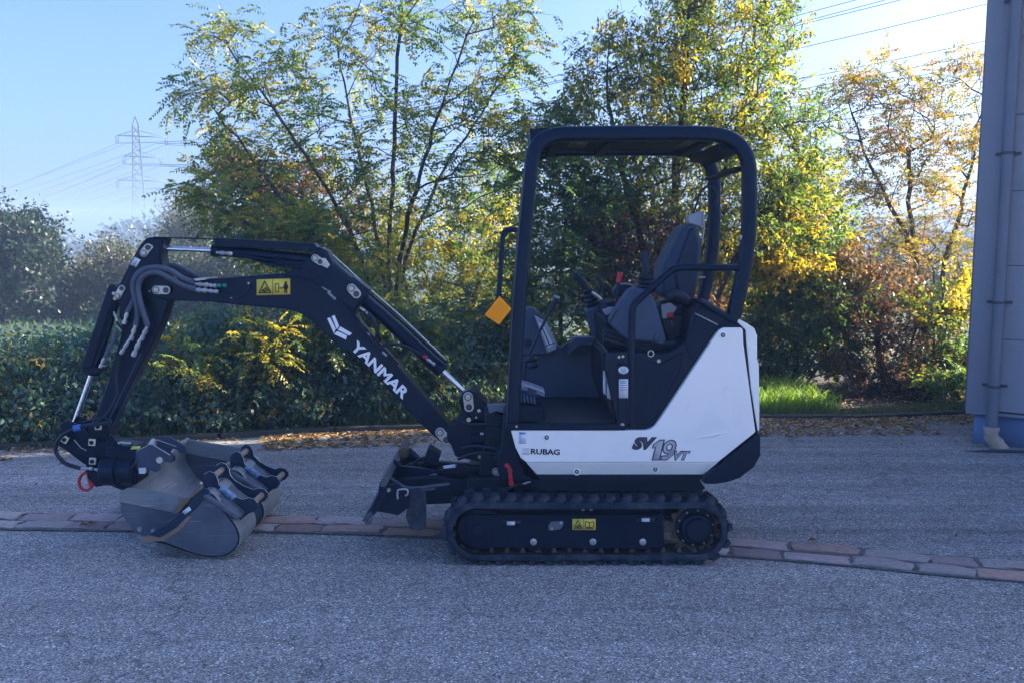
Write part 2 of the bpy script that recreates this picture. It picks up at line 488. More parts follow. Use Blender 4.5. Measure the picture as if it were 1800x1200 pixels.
for off, wid, s in ((0.082, 0.135, 0.0), (-0.078, 0.12, 0.17)):
    s = s
    while s < total - 0.5:
        ln = random.uniform(0.22, 0.36)
        p, t = along(gut_pts, s + ln / 2)
        s += ln + random.uniform(0.016, 0.032)
        if p is None or p.x < -6 or p.x > 6.5: continue
        o = bpy.data.objects.new('sett', random.choice(sett_meshes)); C.objects.link(o)
        n = Vector((-t.y, t.x, 0)).normalized()
        q = p + n * (off + random.uniform(-.006, .006))
        o.parent = gut
        o.location = Vector((q.x, q.y, -0.001 + random.uniform(-0.003, 0.003))) - BASE[gut.name]
        o.rotation_euler = (random.uniform(-.02, .02), random.uniform(-.015, .015), math.atan2(t.y, t.x) + random.uniform(-.03, .03))
        o.scale = (ln, wid, 0.034)

# kerb stones at the foot of the hedge
kpath = catmull(kerb_pts, 6)
kg = mk('kerb', strip_mesh(kpath, 0.0, 0.11, -0.006), M_KERB, loc=Vector((0, 8, 0)))
tag(kg, 'low concrete kerb at the foot of the hedge', kind='structure')
ktot = sum((kpath[i + 1] - kpath[i]).length for i in range(len(kpath) - 1))
s = 0
kme = []
for k in range(3):
    bm = bmesh.new(); bmesh.ops.create_cube(bm, size=1)
    for v in bm.verts: v.co += Vector((random.uniform(-.01, .01), random.uniform(-.04, .04), random.uniform(-.04, .04)))
    bmesh.ops.bevel(bm, geom=bm.edges[:], offset=0.03, segments=1, affect='EDGES')
    me = bpy.data.meshes.new('kerb_stone'); bm.to_mesh(me); bm.free(); me.materials.append(M_KERB); kme.append(me)
while s < ktot - 1.0:
    p, t = along(kpath, s + 0.49)
    s += 1.0
    if p is None or p.x < -8 or p.x > 9: continue
    o = bpy.data.objects.new('kerb_stone', random.choice(kme)); C.objects.link(o); o.parent = kg
    n = Vector((-t.y, t.x, 0)).normalized(); q = p + n * 0.055
    o.location = Vector((q.x, q.y, 0.015 + random.uniform(-.006, .004))) - BASE[kg.name]
    o.rotation_euler = (random.uniform(-.05, .05), 0, math.atan2(t.y, t.x)); o.scale = (0.98, 0.075, 0.06)

# soil strip behind the kerb under the hedge
soil = mk('soil_bank', strip_mesh(kpath, 0.11, 3.2, 0.0), M_SOIL, loc=Vector((0, 9, 0)))
tag(soil, 'bare soil under the hedge behind the kerb', kind='structure')

# ------------------------------------------------------------------ grey metal clad building, right edge
M_CLAD = mat('cladding', (0.27, 0.285, 0.32), 0.45, metal=0.0, spec=0.5, var=0.05, vscale=2)
N_, L_ = M_CLAD.node_tree.nodes, M_CLAD.node_tree.links      # fine micro ribs pressed in the sheet
_tc = N_.new('ShaderNodeTexCoord'); _w = N_.new('ShaderNodeTexWave'); _w.bands_direction = 'Z'; _w.inputs['Scale'].default_value = 13
L_.new(_tc.outputs['Object'], _w.inputs['Vector']); _b = N_.new('ShaderNodeBump'); _b.inputs['Strength'].default_value = 0.25; _b.inputs['Distance'].default_value = 0.003
L_.new(_w.outputs['Fac'], _b.inputs['Height']); L_.new(_b.outputs[0], N_['Principled BSDF'].inputs['Normal'])
M_TRIM = mat('corner trim', (0.22, 0.235, 0.27), 0.4, spec=0.5, var=0.05, vscale=2)
M_PIPE = mat('downpipe', (0.15, 0.17, 0.21), 0.45, metal=0.1, var=0.06, vscale=4)
M_PLINTH = mat('plinth', (0.17, 0.27, 0.46), 0.8, var=0.12, vscale=5, bump=0.3)
M_ELBOW = mat('clay elbow', (0.50, 0.38, 0.29), 0.6, var=0.15, vscale=12, dirt=(0.2, 0.15, 0.1), dirt_amt=0.3)
M_DARK = mat('dark gap', (0.05, 0.053, 0.06), 0.8)
A = Vector((3.92, 7.55, 0)); W = Vector((0.84, -0.54, 0)).normalized(); U2 = Vector((0.54, 0.84, 0)).normalized(); NO = -U2
bld = empty('clad_building', A, 'grey metal clad building with a downpipe at the right edge of the picture', 'building')
def wallbox(s0, s1, d0, d1, z0, z1):
    """box along the front wall: s along, d outward, z up"""
    V = []
    for s_, d_ in ((s0, d0), (s1, d0), (s1, d1), (s0, d1)):
        p = A + W * s_ + NO * d_
        V += [Vector((p.x, p.y, z0)), Vector((p.x, p.y, z1))]
    return V, [(0, 2, 4, 6), (1, 7, 5, 3), (0, 1, 3, 2), (2, 3, 5, 4), (4, 5, 7, 6), (6, 7, 1, 0)]
HB = 7.7  # unseen height, depth and length shaped to cast the yard's shade
mk('wall_core', wallbox(0.02, 7.2, -2.4, -0.045, 0.285, HB - 0.1), M_DARK, bld)
mk('plinth', wallbox(0.06, 7.2, -2.4, -0.03, -0.02, 0.28), M_PLINTH, bld)
z = 0.295; k = 0
while z < HB - 0.3:
    mk('wall_panel', wallbox(0.175, 7.2, -0.04, 0.0, z + 0.001, z + 0.613), M_CLAD, bld, 0.003)
    z += 0.615; k += 1
mk('corner_trim', g_join(wallbox(-0.005, 0.168, -0.04, 0.006, 0.28, HB)), M_TRIM, bld, 0.004)
def sidebox(s0, s1, z0, z1):
    V = []
    for a_, b_ in ((-0.02, s0), (0.02, s0), (0.02, s1), (-0.02, s1)):
        p = A + W * a_ + U2 * b_
        V += [Vector((p.x, p.y, z0)), Vector((p.x, p.y, z1))]
    return V, [(0, 2, 4, 6), (1, 7, 5, 3), (0, 1, 3, 2), (2, 3, 5, 4), (4, 5, 7, 6), (6, 7, 1, 0)]
mk('side_wall', sidebox(0.05, 2.5, 0.28, HB), M_CLAD, bld)
mk('end_wall', wallbox(7.2, 7.24, -2.5, 0.0, 0.0, HB), M_CLAD, bld)
mk('back_wall', wallbox(0, 7.2, -2.54, -2.50, 0.05, HB), M_CLAD, bld)
mk('roof', wallbox(-0.08, 7.3, -2.6, 0.12, HB, HB + 0.12), M_TRIM, bld)
mk('drip_flashing', wallbox(0.0, 7.2, -0.04, 0.035, 0.262, 0.285), M_TRIM, bld, 0.003)
M_CLAMP = mat('pipe clamp steel', (0.055, 0.06, 0.075), 0.5)
def wp(s_, d_, z_): 
    p = A + W * s_ + NO * d_
    return Vector((p.x, p.y, z_))
pipe = mk('downpipe', g_cyl(wp(0.205, 0.085, 0.13), wp(0.205, 0.085, HB - 0.2), 0.046, 20), M_PIPE, bld)
for zz in (0.52, 1.22, 2.44, 3.66, 4.9):
    mk('pipe_clamp', g_join(g_cyl(wp(0.205, 0.085, zz - .012), wp(0.205, 0.085, zz + .012), 0.050, 20), wallbox(0.11, 0.30, 0.012, 0.022, zz - .012, zz + .012), wallbox(0.19, 0.22, 0.01, 0.06, zz - .008, zz + .008)), M_CLAMP, pipe)
elb = mk('drain_elbow', g_join(g_tube([wp(0.205, 0.085, 0.17), wp(0.205, 0.085, 0.10), wp(0.225, 0.07, 0.06), wp(0.30, 0.03, -0.03)], 0.056, 18, 5), g_cyl(wp(0.205, 0.085, 0.145), wp(0.205, 0.085, 0.175), 0.064, 20), g_cyl(wp(0.235, 0.065, 0.05), wp(0.255, 0.055, 0.025), 0.063, 20)), M_ELBOW, bld)
dr = [G3(1690, 793), G3(1745, 790), G3(1830, 792), G3(2300, 800), G3(2300, 812), G3(1830, 797), G3(1745, 795)]
dg_ = mk('drain_channel', ([Vector((p.x, p.y, 0.006)) for p in dr], [tuple(range(len(dr)))]), M_DARK, loc=Vector((4.2, 7.2, 0.006)))
tag(dg_, 'dark drain joint in the asphalt along the building', kind='structure')

# ------------------------------------------------------------------ vegetation
def colonize(trunks, clumps, step=0.16, jit=0.03, vert=0.7):
    """branches that grow from the stems to every clump of leaves"""
    pos, par = [], []
    for tr in trunks:
        pts = catmull(tr, 5)
        # resample
        q = [pts[0]]
        for p in pts[1:]:
            while (p - q[-1]).length > step: q.append(q[-1] + (p - q[-1]).normalized() * step)
        for i, p in enumerate(q):
            pos.append(np.array(p) + (rng.normal(0, jit * .35, 3) if i else 0)); par.append(-1 if i == 0 else len(pos) - 2)
    pos = list(pos)
    arr = np.array(pos)
    cl = np.array(clumps)
    d0 = np.array([np.min(np.linalg.norm(arr - c, axis=1)) for c in cl])
    ends = []
    for ci in np.argsort(d0):
        c = cl[ci]
        A_ = np.array(pos)
        dv = c - A_
        dist = np.linalg.norm(dv, axis=1)
        cost = dist + vert * np.maximum(0, A_[:, 2] - c[2] + 0.35 * dist)
        j = int(np.argmin(cost))
        n = max(1, int(dist[j] / step))
        a = A_[j]; prev = j
        mid_up = np.array([0, 0, 1.0]) * dist[j] * rng.uniform(-0.05, 0.14)
        for k in range(1, n + 1):
            t = k / n
            p = a + (c - a) * t + mid_up * 4 * t * (1 - t) * .5 + (rng.normal(0, jit, 3) if k < n else 0)
            pos.append(p); par.append(prev); prev = len(pos) - 1
        ends.append(prev)
    return np.array(pos), np.array(par), ends

def prisms(P0, P1, R0, R1, n=5):
    """many straight tapered segments as quads"""
    T = P1 - P0
    T /= np.maximum(np.linalg.norm(T, axis=1, keepdims=True), 1e-6)
    ref = np.where(np.abs(T[:, 2:3]) < 0.9, np.array([[0, 0, 1.0]]), np.array([[0, 1.0, 0]]))
    U = np.cross(T, ref); U /= np.linalg.norm(U, axis=1, keepdims=True)
    Wd = np.cross(T, U)
    ex = T * (R0[:, None] * 0.4)
    quads = []
    ang = [2 * math.pi * k / n for k in range(n + 1)]
    for k in range(n):
        c0, s0, c1, s1 = math.cos(ang[k]), math.sin(ang[k]), math.cos(ang[k + 1]), math.sin(ang[k + 1])
        a0 = U * c0 + Wd * s0; a1 = U * c1 + Wd * s1
        quads.append(np.stack([P0 - ex + a0 * R0[:, None], P0 - ex + a1 * R0[:, None], P1 + a1 * R1[:, None], P1 + a0 * R1[:, None]], axis=1))
    return np.concatenate(quads).reshape(-1, 3)

def unit(a): return a / np.maximum(np.linalg.norm(a, axis=-1, keepdims=True), 1e-6)

def leaf_quads(P, D, Nn, Ln, Wn, fold=0.25):
    """rhombic leaves: base P, direction D, normal Nn"""
    Sd = unit(np.cross(D, Nn))
    Nn = np.cross(Sd, D)
    L_ = Ln[:, None]; W_ = Wn[:, None] * 0.5
    b = P; t = P + D * L_ - Nn * L_ * 0.10
    l = P + D * L_ * 0.45 + Sd * W_ + Nn * W_ * fold
    r = P + D * L_ * 0.45 - Sd * W_ + Nn * W_ * fold
    return np.stack([b, r, t, l], axis=1).reshape(-1, 3)

def pinnate(P, D, n_pairs, RL, LL, LW, droop=0.35):
    """compound leaves with opposite leaflets"""
    n = len(P)
    up = np.array([0, 0, 1.0])
    side = unit(np.cross(D, up) + rng.normal(0, 0.25, (n, 3)))
    nrm = unit(np.cross(side, D))
    out = []
    rid = []
    for j in range(n_pairs):
        t = (j + 1) / n_pairs
        base = P + D * (RL * t)[:, None] - up * (RL * droop * t * t)[:, None]
        for s_ in (-1, 1):
            d = unit(side * s_ + D * 0.35 - up * (0.25 + rng.uniform(0, 0.55, n))[:, None] + rng.normal(0, 0.12, (n, 3)))
            sz = LL * (1 - 0.35 * abs(t - 0.5)) * rng.uniform(0.8, 1.1, n)
            out.append(leaf_quads(base, d, unit(nrm + rng.normal(0, 0.35, (n, 3))), sz, LW * np.ones(n)))
            rid.append(np.arange(n))
    tip = P + D * RL[:, None] - up * (RL * droop)[:, None]
    out.append(leaf_quads(tip, unit(D - up * 0.5), nrm, LL * np.ones(n), LW * np.ones(n))); rid.append(np.arange(n))
    return np.concatenate(out), np.concatenate(rid)

def ellip(blobs, Y, dY):
    """clump centres: photograph ellipses given depth, filled evenly with a bias to the outside"""
    out, tone = [], []
    for b in blobs:
        cx, cy, rx, ry, n = b[:5]
        yy, dd = (b[5], b[6]) if len(b) > 6 else (Y, dY)
        tn = b[7] if len(b) > 7 else None
        for _ in range(n):
            while True:
                u = rng.uniform(-1, 1, 3)
                r = np.linalg.norm(u)
                if r < 1 and rng.random() < 0.35 + 0.65 * r: break
            p = P3(cx + rx * u[0], cy + ry * u[1], yy + dd * u[2])
            if p.z < 0.12: p.z = 0.12 + rng.uniform(0, .1)
            out.append(np.array(p)); tone.append(tn if tn is not None else -1)
    return out, tone

def plant(name, label, cat, trunks, blobs, Y, dY, mleaf, mbark, leaf='simple', twigs=4, per=12, tl=0.22, L=0.07, Wd=0.03,
          tip_r=0.0032, root_r=None, tone=(0.5, 0.3), group=None, spread=1.0, vert=0.7, droop=0.35, pairs=7, RL=0.2, step=0.16, trunk_name='trunk', bare=0.0, up=0.25, leafdroop=0.45, sides=5):
    tr = [[P3(*q) if not isinstance(q, Vector) else q for q in t] for t in trunks]
    for t in tr: t[0].z = max(-0.05, min(t[0].z, -0.02))
    base = tr[0][0].copy(); base.z = 0
    root = empty(name, base, label, cat, group)
    cl, tn = ellip(blobs, Y, dY)
    pos, par, ends = colonize(tr, cl, step=step, vert=vert)
    # pipe model radii
    n = len(pos); acc = np.zeros(n)
    for e in ends: acc[e] += 1
    order = np.arange(n)[::-1]
    acc = np.maximum(acc, 0.0)
    for i in order:
        if par[i] >= 0: acc[par[i]] += acc[i]
    rad = tip_r * np.maximum(acc, 1) ** 0.40
    if root_r: rad = rad + (root_r - rad.max()) * (acc / acc.max()) ** 0.95
    ch = np.where(par >= 0)[0]
    segs = [prisms(pos[par[ch]], pos[ch], np.minimum(rad[par[ch]], rad[ch] * 1.25), rad[ch], sides)]
    # twigs
    cl = np.array(cl); K = len(cl)
    cen = np.array(base) + np.array([0, 0, 1.0]) * np.median(cl[:, 2])
    outw = unit(cl - (cen * np.array([1, 1, 0]) + cl * np.array([0, 0, 1.0]) * 0.8))
    tb = np.repeat(cl, twigs, axis=0) + rng.normal(0, 0.035 * spread, (K * twigs, 3))
    td = unit(rng.normal(0, 1, (K * twigs, 3)) + np.repeat(outw, twigs, axis=0) * 0.9 + np.array([0, 0, up]))
    tlen = tl * rng.uniform(0.5, 1.25, K * twigs)
    te = tb + td * tlen[:, None]
    segs.append(prisms(np.repeat(cl, twigs, axis=0), tb + td * (tlen * .5)[:, None], np.full(K * twigs, tip_r * .8), np.full(K * twigs, tip_r * .6), 3))
    segs.append(prisms(tb + td * (tlen * .5)[:, None], te, np.full(K * twigs, tip_r * .6), np.full(K * twigs, tip_r * .35), 3))
    wv = np.concatenate(segs)
    quads_mesh(trunk_name, wv, rng.uniform(0, 1, len(wv) // 4), mbark, root)
    # leaves
    tni = np.array([t if t >= 0 else np.nan for t in tn])
    ctone = np.where(np.isnan(tni), np.clip(rng.normal(tone[0], tone[1], K), 0.0, 1.0), np.clip(tni + rng.normal(0, 0.12, K), 0, 1))
    T_ = K * twigs
    tt = rng.uniform(0.15, 1.0, (T_, per))
    Pp = (tb[:, None, :] + td[:, None, :] * (tlen[:, None] * tt)[:, :, None]).reshape(-1, 3)
    ton = np.repeat(np.repeat(ctone, twigs), per)
    keep = rng.random(len(Pp)) > bare
    Pp = Pp[keep]; ton = ton[keep]; DD = np.repeat(td, per, axis=0)[keep]
    n = len(Pp)
    if leaf == 'simple':
        Pp = Pp + rng.normal(0, 0.02 * spread, (n, 3))
        d = unit(DD * 0.6 + rng.normal(0, 0.75, (n, 3)) - np.array([0, 0, leafdroop]))
        nn = unit(rng.normal(0, 0.7, (n, 3)) + np.array([0, 0, 0.8]))
        sz = rng.uniform(0.5, 1.35, n)
        q = leaf_quads(Pp, d, nn, L * sz, Wd * sz * rng.uniform(0.75, 1.2, n))
        rn = np.clip(ton + rng.normal(0, 0.10, n), 0.001, 0.999)
    else:
        d = unit(DD * 0.7 + rng.normal(0, 0.55, (n, 3)) * np.array([1, 1, 0.5]) - np.array([0, 0, 0.15]))
        q, rid = pinnate(Pp, d, pairs, RL * rng.uniform(0.7, 1.2, n), L, Wd, droop)
        one = np.clip(ton + rng.normal(0, 0.13, n), 0.001, 0.999)
        rn = np.clip(one[rid] + rng.normal(0, 0.03, len(rid)), 0.001, 0.999)
    cr = quads_mesh('crown', q, rn, mleaf, root)
    cr['kind'] = 'stuff'
    return root

M_BARK = mat('bark brown', (0.062, 0.048, 0.038), 0.9, var=0.3, vscale=20, bump=0.5, bscale=60)
M_BARK2 = mat('bark grey', (0.085, 0.075, 0.062), 0.9, var=0.3, vscale=20, bump=0.5, bscale=60)
G1, G2, G3_, Y1, Y2, R1, R2 = (0.045, 0.095, 0.055), (0.080, 0.145, 0.050), (0.15, 0.20, 0.050), (0.36, 0.31, 0.045), (0.44, 0.33, 0.045), (0.11, 0.060, 0.058), (0.17, 0.105, 0.075)
M_LOCUST = leafmat('locust leaves', [(0.0, G1), (0.25, G2), (0.50, G3_), (0.68, (0.20, 0.20, 0.045)), (0.82, Y1), (1.0, Y2)])
M_CHERRY = leafmat('narrow leaves', [(0.0, G1), (0.3, G2), (0.55, G3_), (0.72, (0.22, 0.21, 0.035)), (0.85, Y1), (1.0, (0.44, 0.31, 0.035))])
M_DARKGR = leafmat('dark green leaves', [(0.0, (0.016, 0.038, 0.022)), (0.5, (0.030, 0.065, 0.028)), (0.85, (0.055, 0.095, 0.03)), (1.0, (0.30, 0.26, 0.04))])
M_BRAMBLE = leafmat('bramble leaves', [(0.0, (0.055, 0.13, 0.14)), (0.45, (0.09, 0.18, 0.15)), (0.80, (0.16, 0.26, 0.15)), (0.93, (0.30, 0.25, 0.08)), (1.0, (0.42, 0.30, 0.08))], trans=0.45, gloss=0.05)
M_RED = leafmat('maroon leaves', [(0.0, (0.035, 0.022, 0.022)), (0.4, R1), (0.75, R2), (1.0, (0.25, 0.12, 0.05))], trans=0.35)
M_OLIVE = leafmat('olive leaves', [(0.0, (0.06, 0.065, 0.03)), (0.4, (0.12, 0.12, 0.04)), (0.75, (0.24, 0.20, 0.05)), (1.0, (0.40, 0.31, 0.05))], trans=0.35)
M_AUTUMN = leafmat('autumn leaves', [(0.0, (0.09, 0.11, 0.03)), (0.3, (0.24, 0.21, 0.04)), (0.6, (0.32, 0.21, 0.045)), (1.0, (0.36, 0.19, 0.08))], trans=0.4)
M_FAR = leafmat('far leaves', [(0.0, (0.012, 0.026, 0.016)), (0.5, (0.024, 0.044, 0.022)), (1.0, (0.085, 0.090, 0.035))], trans=0.2)
M_FARP = leafmat('far pale leaves', [(0.0, (0.035, 0.042, 0.022)), (0.5, (0.075, 0.078, 0.038)), (1.0, (0.15, 0.135, 0.07))], trans=0.2)
M_GRASS = leafmat('grass blades', [(0.0, (0.09, 0.17, 0.03)), (0.5, (0.16, 0.27, 0.05)), (0.85, (0.26, 0.36, 0.08)), (1.0, (0.38, 0.36, 0.14))], trans=0.5)  # sunlit copy, the sun's brightness put into the blade colours
M_DGRASS = leafmat('shade grass blades', [(0.0, (0.035, 0.075, 0.04)), (0.6, (0.07, 0.12, 0.05)), (1.0, (0.20, 0.19, 0.10))], trans=0.4)  # darker copy of the grass, shade put into the blade colours
M_LITTER = leafmat('fallen leaves', [(0.0, (0.14, 0.08, 0.045)), (0.35, (0.30, 0.18, 0.09)), (0.7, (0.50, 0.33, 0.17)), (1.0, (0.62, 0.46, 0.24))], trans=0.1)

# central locust: one straight stem and fanned limbs (traced)
plant('locust_tree', 'tall feathery tree with thin bare limbs and sparse yellow leaflets behind the excavator boom', 'tree',
      [[(688, 720, 10.2), (690, 600, 10.2), (685, 480, 10.2), (689, 330, 10.2), (696, 200, 10.2), (700, 80, 10.2), (712, -60, 10.2)],
       [(688, 722, 10.1), (674, 600, 10.05), (640, 470, 10.0), (585, 350, 9.9), (520, 250, 9.8), (450, 150, 9.8), (385, 60, 9.8)],
       [(686, 724, 10.0), (660, 610, 9.9), (610, 500, 9.8), (530, 390, 9.7), (450, 290, 9.7), (365, 175, 9.7)],
       [(690, 730, 10.3), (696, 560, 10.35), (722, 430, 10.4), (770, 320, 10.5), (830, 220, 10.5), (905, 110, 10.5)],
       [(687, 732, 10.3), (678, 520, 10.4), (655, 380, 10.5), (625, 240, 10.5), (600, 120, 10.6), (585, 20, 10.6)],
       [(690, 735, 10.1), (700, 480, 10.1), (742, 290, 10.0), (790, 150, 10.0), (840, 20, 10.0)]],
      [(410, 65, 45, 28, 12), (490, 115, 50, 40, 10), (435, 165, 70, 35, 13), (385, 160, 40, 22, 7), (345, 158, 18, 14, 3), (565, 180, 70, 60, 14), (640, 60, 90, 60, 18), (760, 40, 90, 55, 20),
       (885, 40, 50, 40, 14), (895, 120, 35, 40, 10), (690, 170, 80, 70, 20), (820, 190, 80, 70, 18), (880, 250, 45, 60, 13), (570, 270, 90, 60, 20), (460, 250, 60, 40, 10), (400, 235, 35, 20, 5), (395, 310, 45, 25, 9), (440, 340, 60, 35, 12),
       (700, 300, 90, 70, 20), (620, 370, 100, 60, 18), (820, 330, 70, 60, 16), (720, -70, 170, 60, 26), (760, 420, 90, 60, 14), (540, 400, 70, 40, 10)],
      10.2, 0.9, M_LOCUST, M_BARK, leaf='pinnate', twigs=3, per=3, tl=0.34, L=0.056, Wd=0.023, pairs=7, RL=0.23, tone=(0.44, 0.30), tip_r=0.0032, root_r=0.031, up=0.1, vert=1.1, bare=0.05)
# a second locust left-hand, the low boughs in front of the pylon
plant('locust_tree', 'low feathery boughs reaching out over the bent elbow of the excavator arm', 'tree',
      [[(600, 740, 9.3), (560, 600, 9.3), (500, 470, 9.2), (440, 400, 9.2), (380, 365, 9.2)], [(605, 740, 9.4), (600, 560, 9.5), (560, 430, 9.5), (500, 340, 9.5)]],
      [(352, 335, 28, 14, 5), (375, 352, 35, 22, 7), (420, 375, 50, 28, 12), (470, 400, 60, 35, 18), (540, 430, 70, 40, 24), (560, 500, 70, 40, 22), (470, 450, 50, 30, 10), (620, 480, 60, 60, 22)],
      9.3, 0.6, M_LOCUST, M_BARK, leaf='pinnate', twigs=3, per=4, tl=0.26, L=0.050, Wd=0.021, pairs=6, RL=0.18, tone=(0.38, 0.28), tip_r=0.003, root_r=0.03, bare=0.1)
# maroon-leaved shrub rising behind the arm
plant('purple_leaf_tree', 'thin maroon leaved tree among the green ones, left of the straight trunk', 'tree',
      [[(560, 735, 11.2), (540, 560, 11.2), (500, 420, 11.2), (440, 330, 11.2), (390, 262, 11.2)], [(570, 735, 11.2), (570, 520, 11.3), (540, 360, 11.3), (500, 270, 11.3)]],
      [(395, 275, 22, 28, 10), (430, 310, 35, 30, 16), (475, 335, 50, 40, 26), (530, 320, 55, 55, 26), (500, 400, 70, 50, 30), (580, 380, 60, 60, 24)],
      11.2, 0.6, M_RED, M_BARK, twigs=4, per=13, tl=0.24, L=0.062, Wd=0.038, tip_r=0.003, root_r=0.03, tone=(0.35, 0.25))
# olive-yellow thicket behind
plant('thicket_tree', 'yellow green thicket tree filling the gap under the feathery crown', 'tree',
      [[(760, 720, 12.2), (740, 600, 12.2), (700, 470, 12.2), (640, 380, 12.2)], [(800, 720, 12.3), (820, 560, 12.3), (860, 440, 12.3), (880, 330, 12.3)], [(700, 720, 12.2), (620, 600, 12.2), (560, 500, 12.2)]],
      [(560, 480, 100, 60, 60), (660, 440, 90, 70, 60), (760, 430, 90, 80, 70), (850, 420, 80, 90, 70), (880, 320, 55, 70, 34), (620, 560, 130, 50, 60), (780, 560, 120, 60, 70), (880, 540, 70, 90, 56)],
      12.2, 0.8, M_CHERRY, M_BARK2, twigs=4, per=14, tl=0.28, L=0.062, Wd=0.030, tone=(0.62, 0.27), root_r=0.04)
# big dense tree behind the canopy
plant('willow_like_tree', 'tallest dense tree with narrow green and orange yellow leaves right above the canopy', 'tree',
      [[(1180, 730, 9.9), (1182, 600, 9.9), (1186, 430, 9.9), (1190, 280, 9.9), (1205, 120, 9.9), (1215, -60, 9.9)],
       [(1190, 732, 10.0), (1200, 560, 10.1), (1245, 400, 10.2), (1290, 250, 10.2), (1320, 120, 10.2), (1340, -40, 10.2)],
       [(1176, 732, 9.8), (1160, 560, 9.7), (1120, 400, 9.7), (1085, 260, 9.7), (1065, 130, 9.7), (1075, 60, 9.7)],
       [(1195, 734, 10.1), (1260, 520, 10.2), (1330, 380, 10.3), (1390, 280, 10.3)]],
      [(1200, 40, 60, 60, 50), (1265, 10, 90, 60, 60), (1360, 40, 45, 65, 36), (1190, -70, 120, 60, 50), (1330, -70, 80, 60, 30), (1150, 110, 60, 50, 36), (1230, 120, 90, 60, 70), (1340, 130, 70, 60, 50),
       (1090, 75, 28, 40, 14), (1050, 130, 40, 45, 18), (1120, 170, 60, 45, 40), (1030, 190, 50, 35, 26), (1210, 220, 110, 60, 80), (1340, 220, 80, 55, 56), (1410, 220, 35, 45, 18), (1440, 280, 30, 40, 10),
       (1130, 260, 90, 50, 60), (1270, 300, 100, 60, 76), (1380, 320, 70, 60, 44), (1040, 260, 60, 45, 36), (1110, 340, 90, 50, 56), (1210, 370, 90, 55, 60), (1330, 400, 90, 60, 56), (1420, 380, 50, 60, 20)],
      10.0, 0.85, M_CHERRY, M_BARK, twigs=3, per=14, tl=0.30, L=0.064, Wd=0.023, tone=(0.50, 0.28), root_r=0.055, tip_r=0.003)
# dark green mass left part behind the cab
plant('locust_tree', 'bushy dark green feathery tree just behind the front post of the canopy', 'tree',
      [[(985, 735, 9.5), (985, 600, 9.5), (990, 450, 9.5), (1000, 330, 9.5)], [(980, 735, 9.6), (940, 560, 9.6), (925, 400, 9.6), (930, 250, 9.6)], [(990, 735, 9.5), (1050, 560, 9.5), (1090, 420, 9.5)]],
      [(960, 250, 60, 50, 24), (1000, 330, 80, 50, 40), (1060, 370, 60, 60, 30), (950, 420, 70, 60, 36), (1010, 480, 90, 70, 46), (930, 560, 60, 70, 34), (1000, 600, 110, 60, 44), (900, 640, 70, 50, 28), (840, 600, 60, 70, 30), (850, 680, 70, 40, 24)],
      9.5, 0.6, M_LOCUST, M_BARK, leaf='pinnate', twigs=4, per=4, tl=0.24, L=0.046, Wd=0.022, pairs=5, RL=0.16, tone=(0.24, 0.22), root_r=0.035)
# yellow layer behind the cab
plant('thicket_tree', 'bright yellow green bush tree seen through the open cab behind the seat', 'tree',
      [[(1160, 725, 11.6), (1150, 560, 11.6), (1140, 420, 11.6)], [(1240, 725, 11.6), (1260, 560, 11.6), (1270, 440, 11.6)], [(1350, 720, 11.6), (1370, 560, 11.6), (1400, 430, 11.6)]],
      [(1120, 420, 100, 60, 56), (1210, 460, 90, 60, 56), (1300, 480, 90, 70, 66), (1390, 440, 80, 80, 60), (1380, 560, 90, 60, 50), (1260, 580, 100, 60, 46), (1120, 600, 100, 60, 30), (1460, 520, 60, 90, 40)],
      11.6, 0.7, M_CHERRY, M_BARK2, twigs=4, per=14, tl=0.28, L=0.062, Wd=0.030, tone=(0.70, 0.22), root_r=0.035)
# red-brown bush behind the seat
plant('copper_bush', 'dark copper red bush behind the seat and levers', 'bush',
      [[(1120, 730, 9.3), (1120, 600, 9.3), (1130, 480, 9.3)], [(1110, 730, 9.3), (1080, 600, 9.3), (1060, 480, 9.3)], [(1130, 730, 9.3), (1180, 600, 9.3), (1200, 500, 9.3)]],
      [(1090, 430, 55, 40, 40), (1150, 440, 60, 55, 56), (1070, 500, 60, 50, 40), (1150, 520, 80, 50, 50), (1220, 560, 60, 60, 36), (1110, 600, 90, 60, 36)],
      9.3, 0.35, M_RED, M_BARK, twigs=4, per=10, tl=0.22, L=0.042, Wd=0.027, tone=(0.4, 0.28), root_r=0.02, trunk_name='stem')
# dark green bush right of the machine with yellow patches
plant('leafy_bush', 'large dark green bush with yellow patches beside the rear canopy post', 'bush',
      [[(1400, 715, 10.6), (1400, 600, 10.6), (1410, 480, 10.6), (1400, 380, 10.6)], [(1395, 715, 10.6), (1350, 600, 10.6), (1340, 480, 10.6)], [(1410, 716, 10.7), (1460, 600, 10.7), (1480, 480, 10.7)]],
      [(1370, 370, 60, 50, 36), (1430, 400, 60, 50, 40), (1350, 440, 40, 60, 30, 10.5, .4, 0.75), (1400, 500, 70, 60, 56), (1390, 470, 60, 25, 26, 10.2, .3, 0.9), (1380, 580, 70, 50, 50, 10.5, .4, .15), (1470, 520, 50, 70, 36), (1370, 640, 60, 30, 30, 10.5, .4, .15), (1450, 620, 60, 50, 36), (1400, 330, 60, 40, 24)],
      10.6, 0.5, M_CHERRY, M_BARK, twigs=4, per=16, tl=0.26, L=0.060, Wd=0.032, tone=(0.36, 0.24), root_r=0.035, trunk_name='stem')
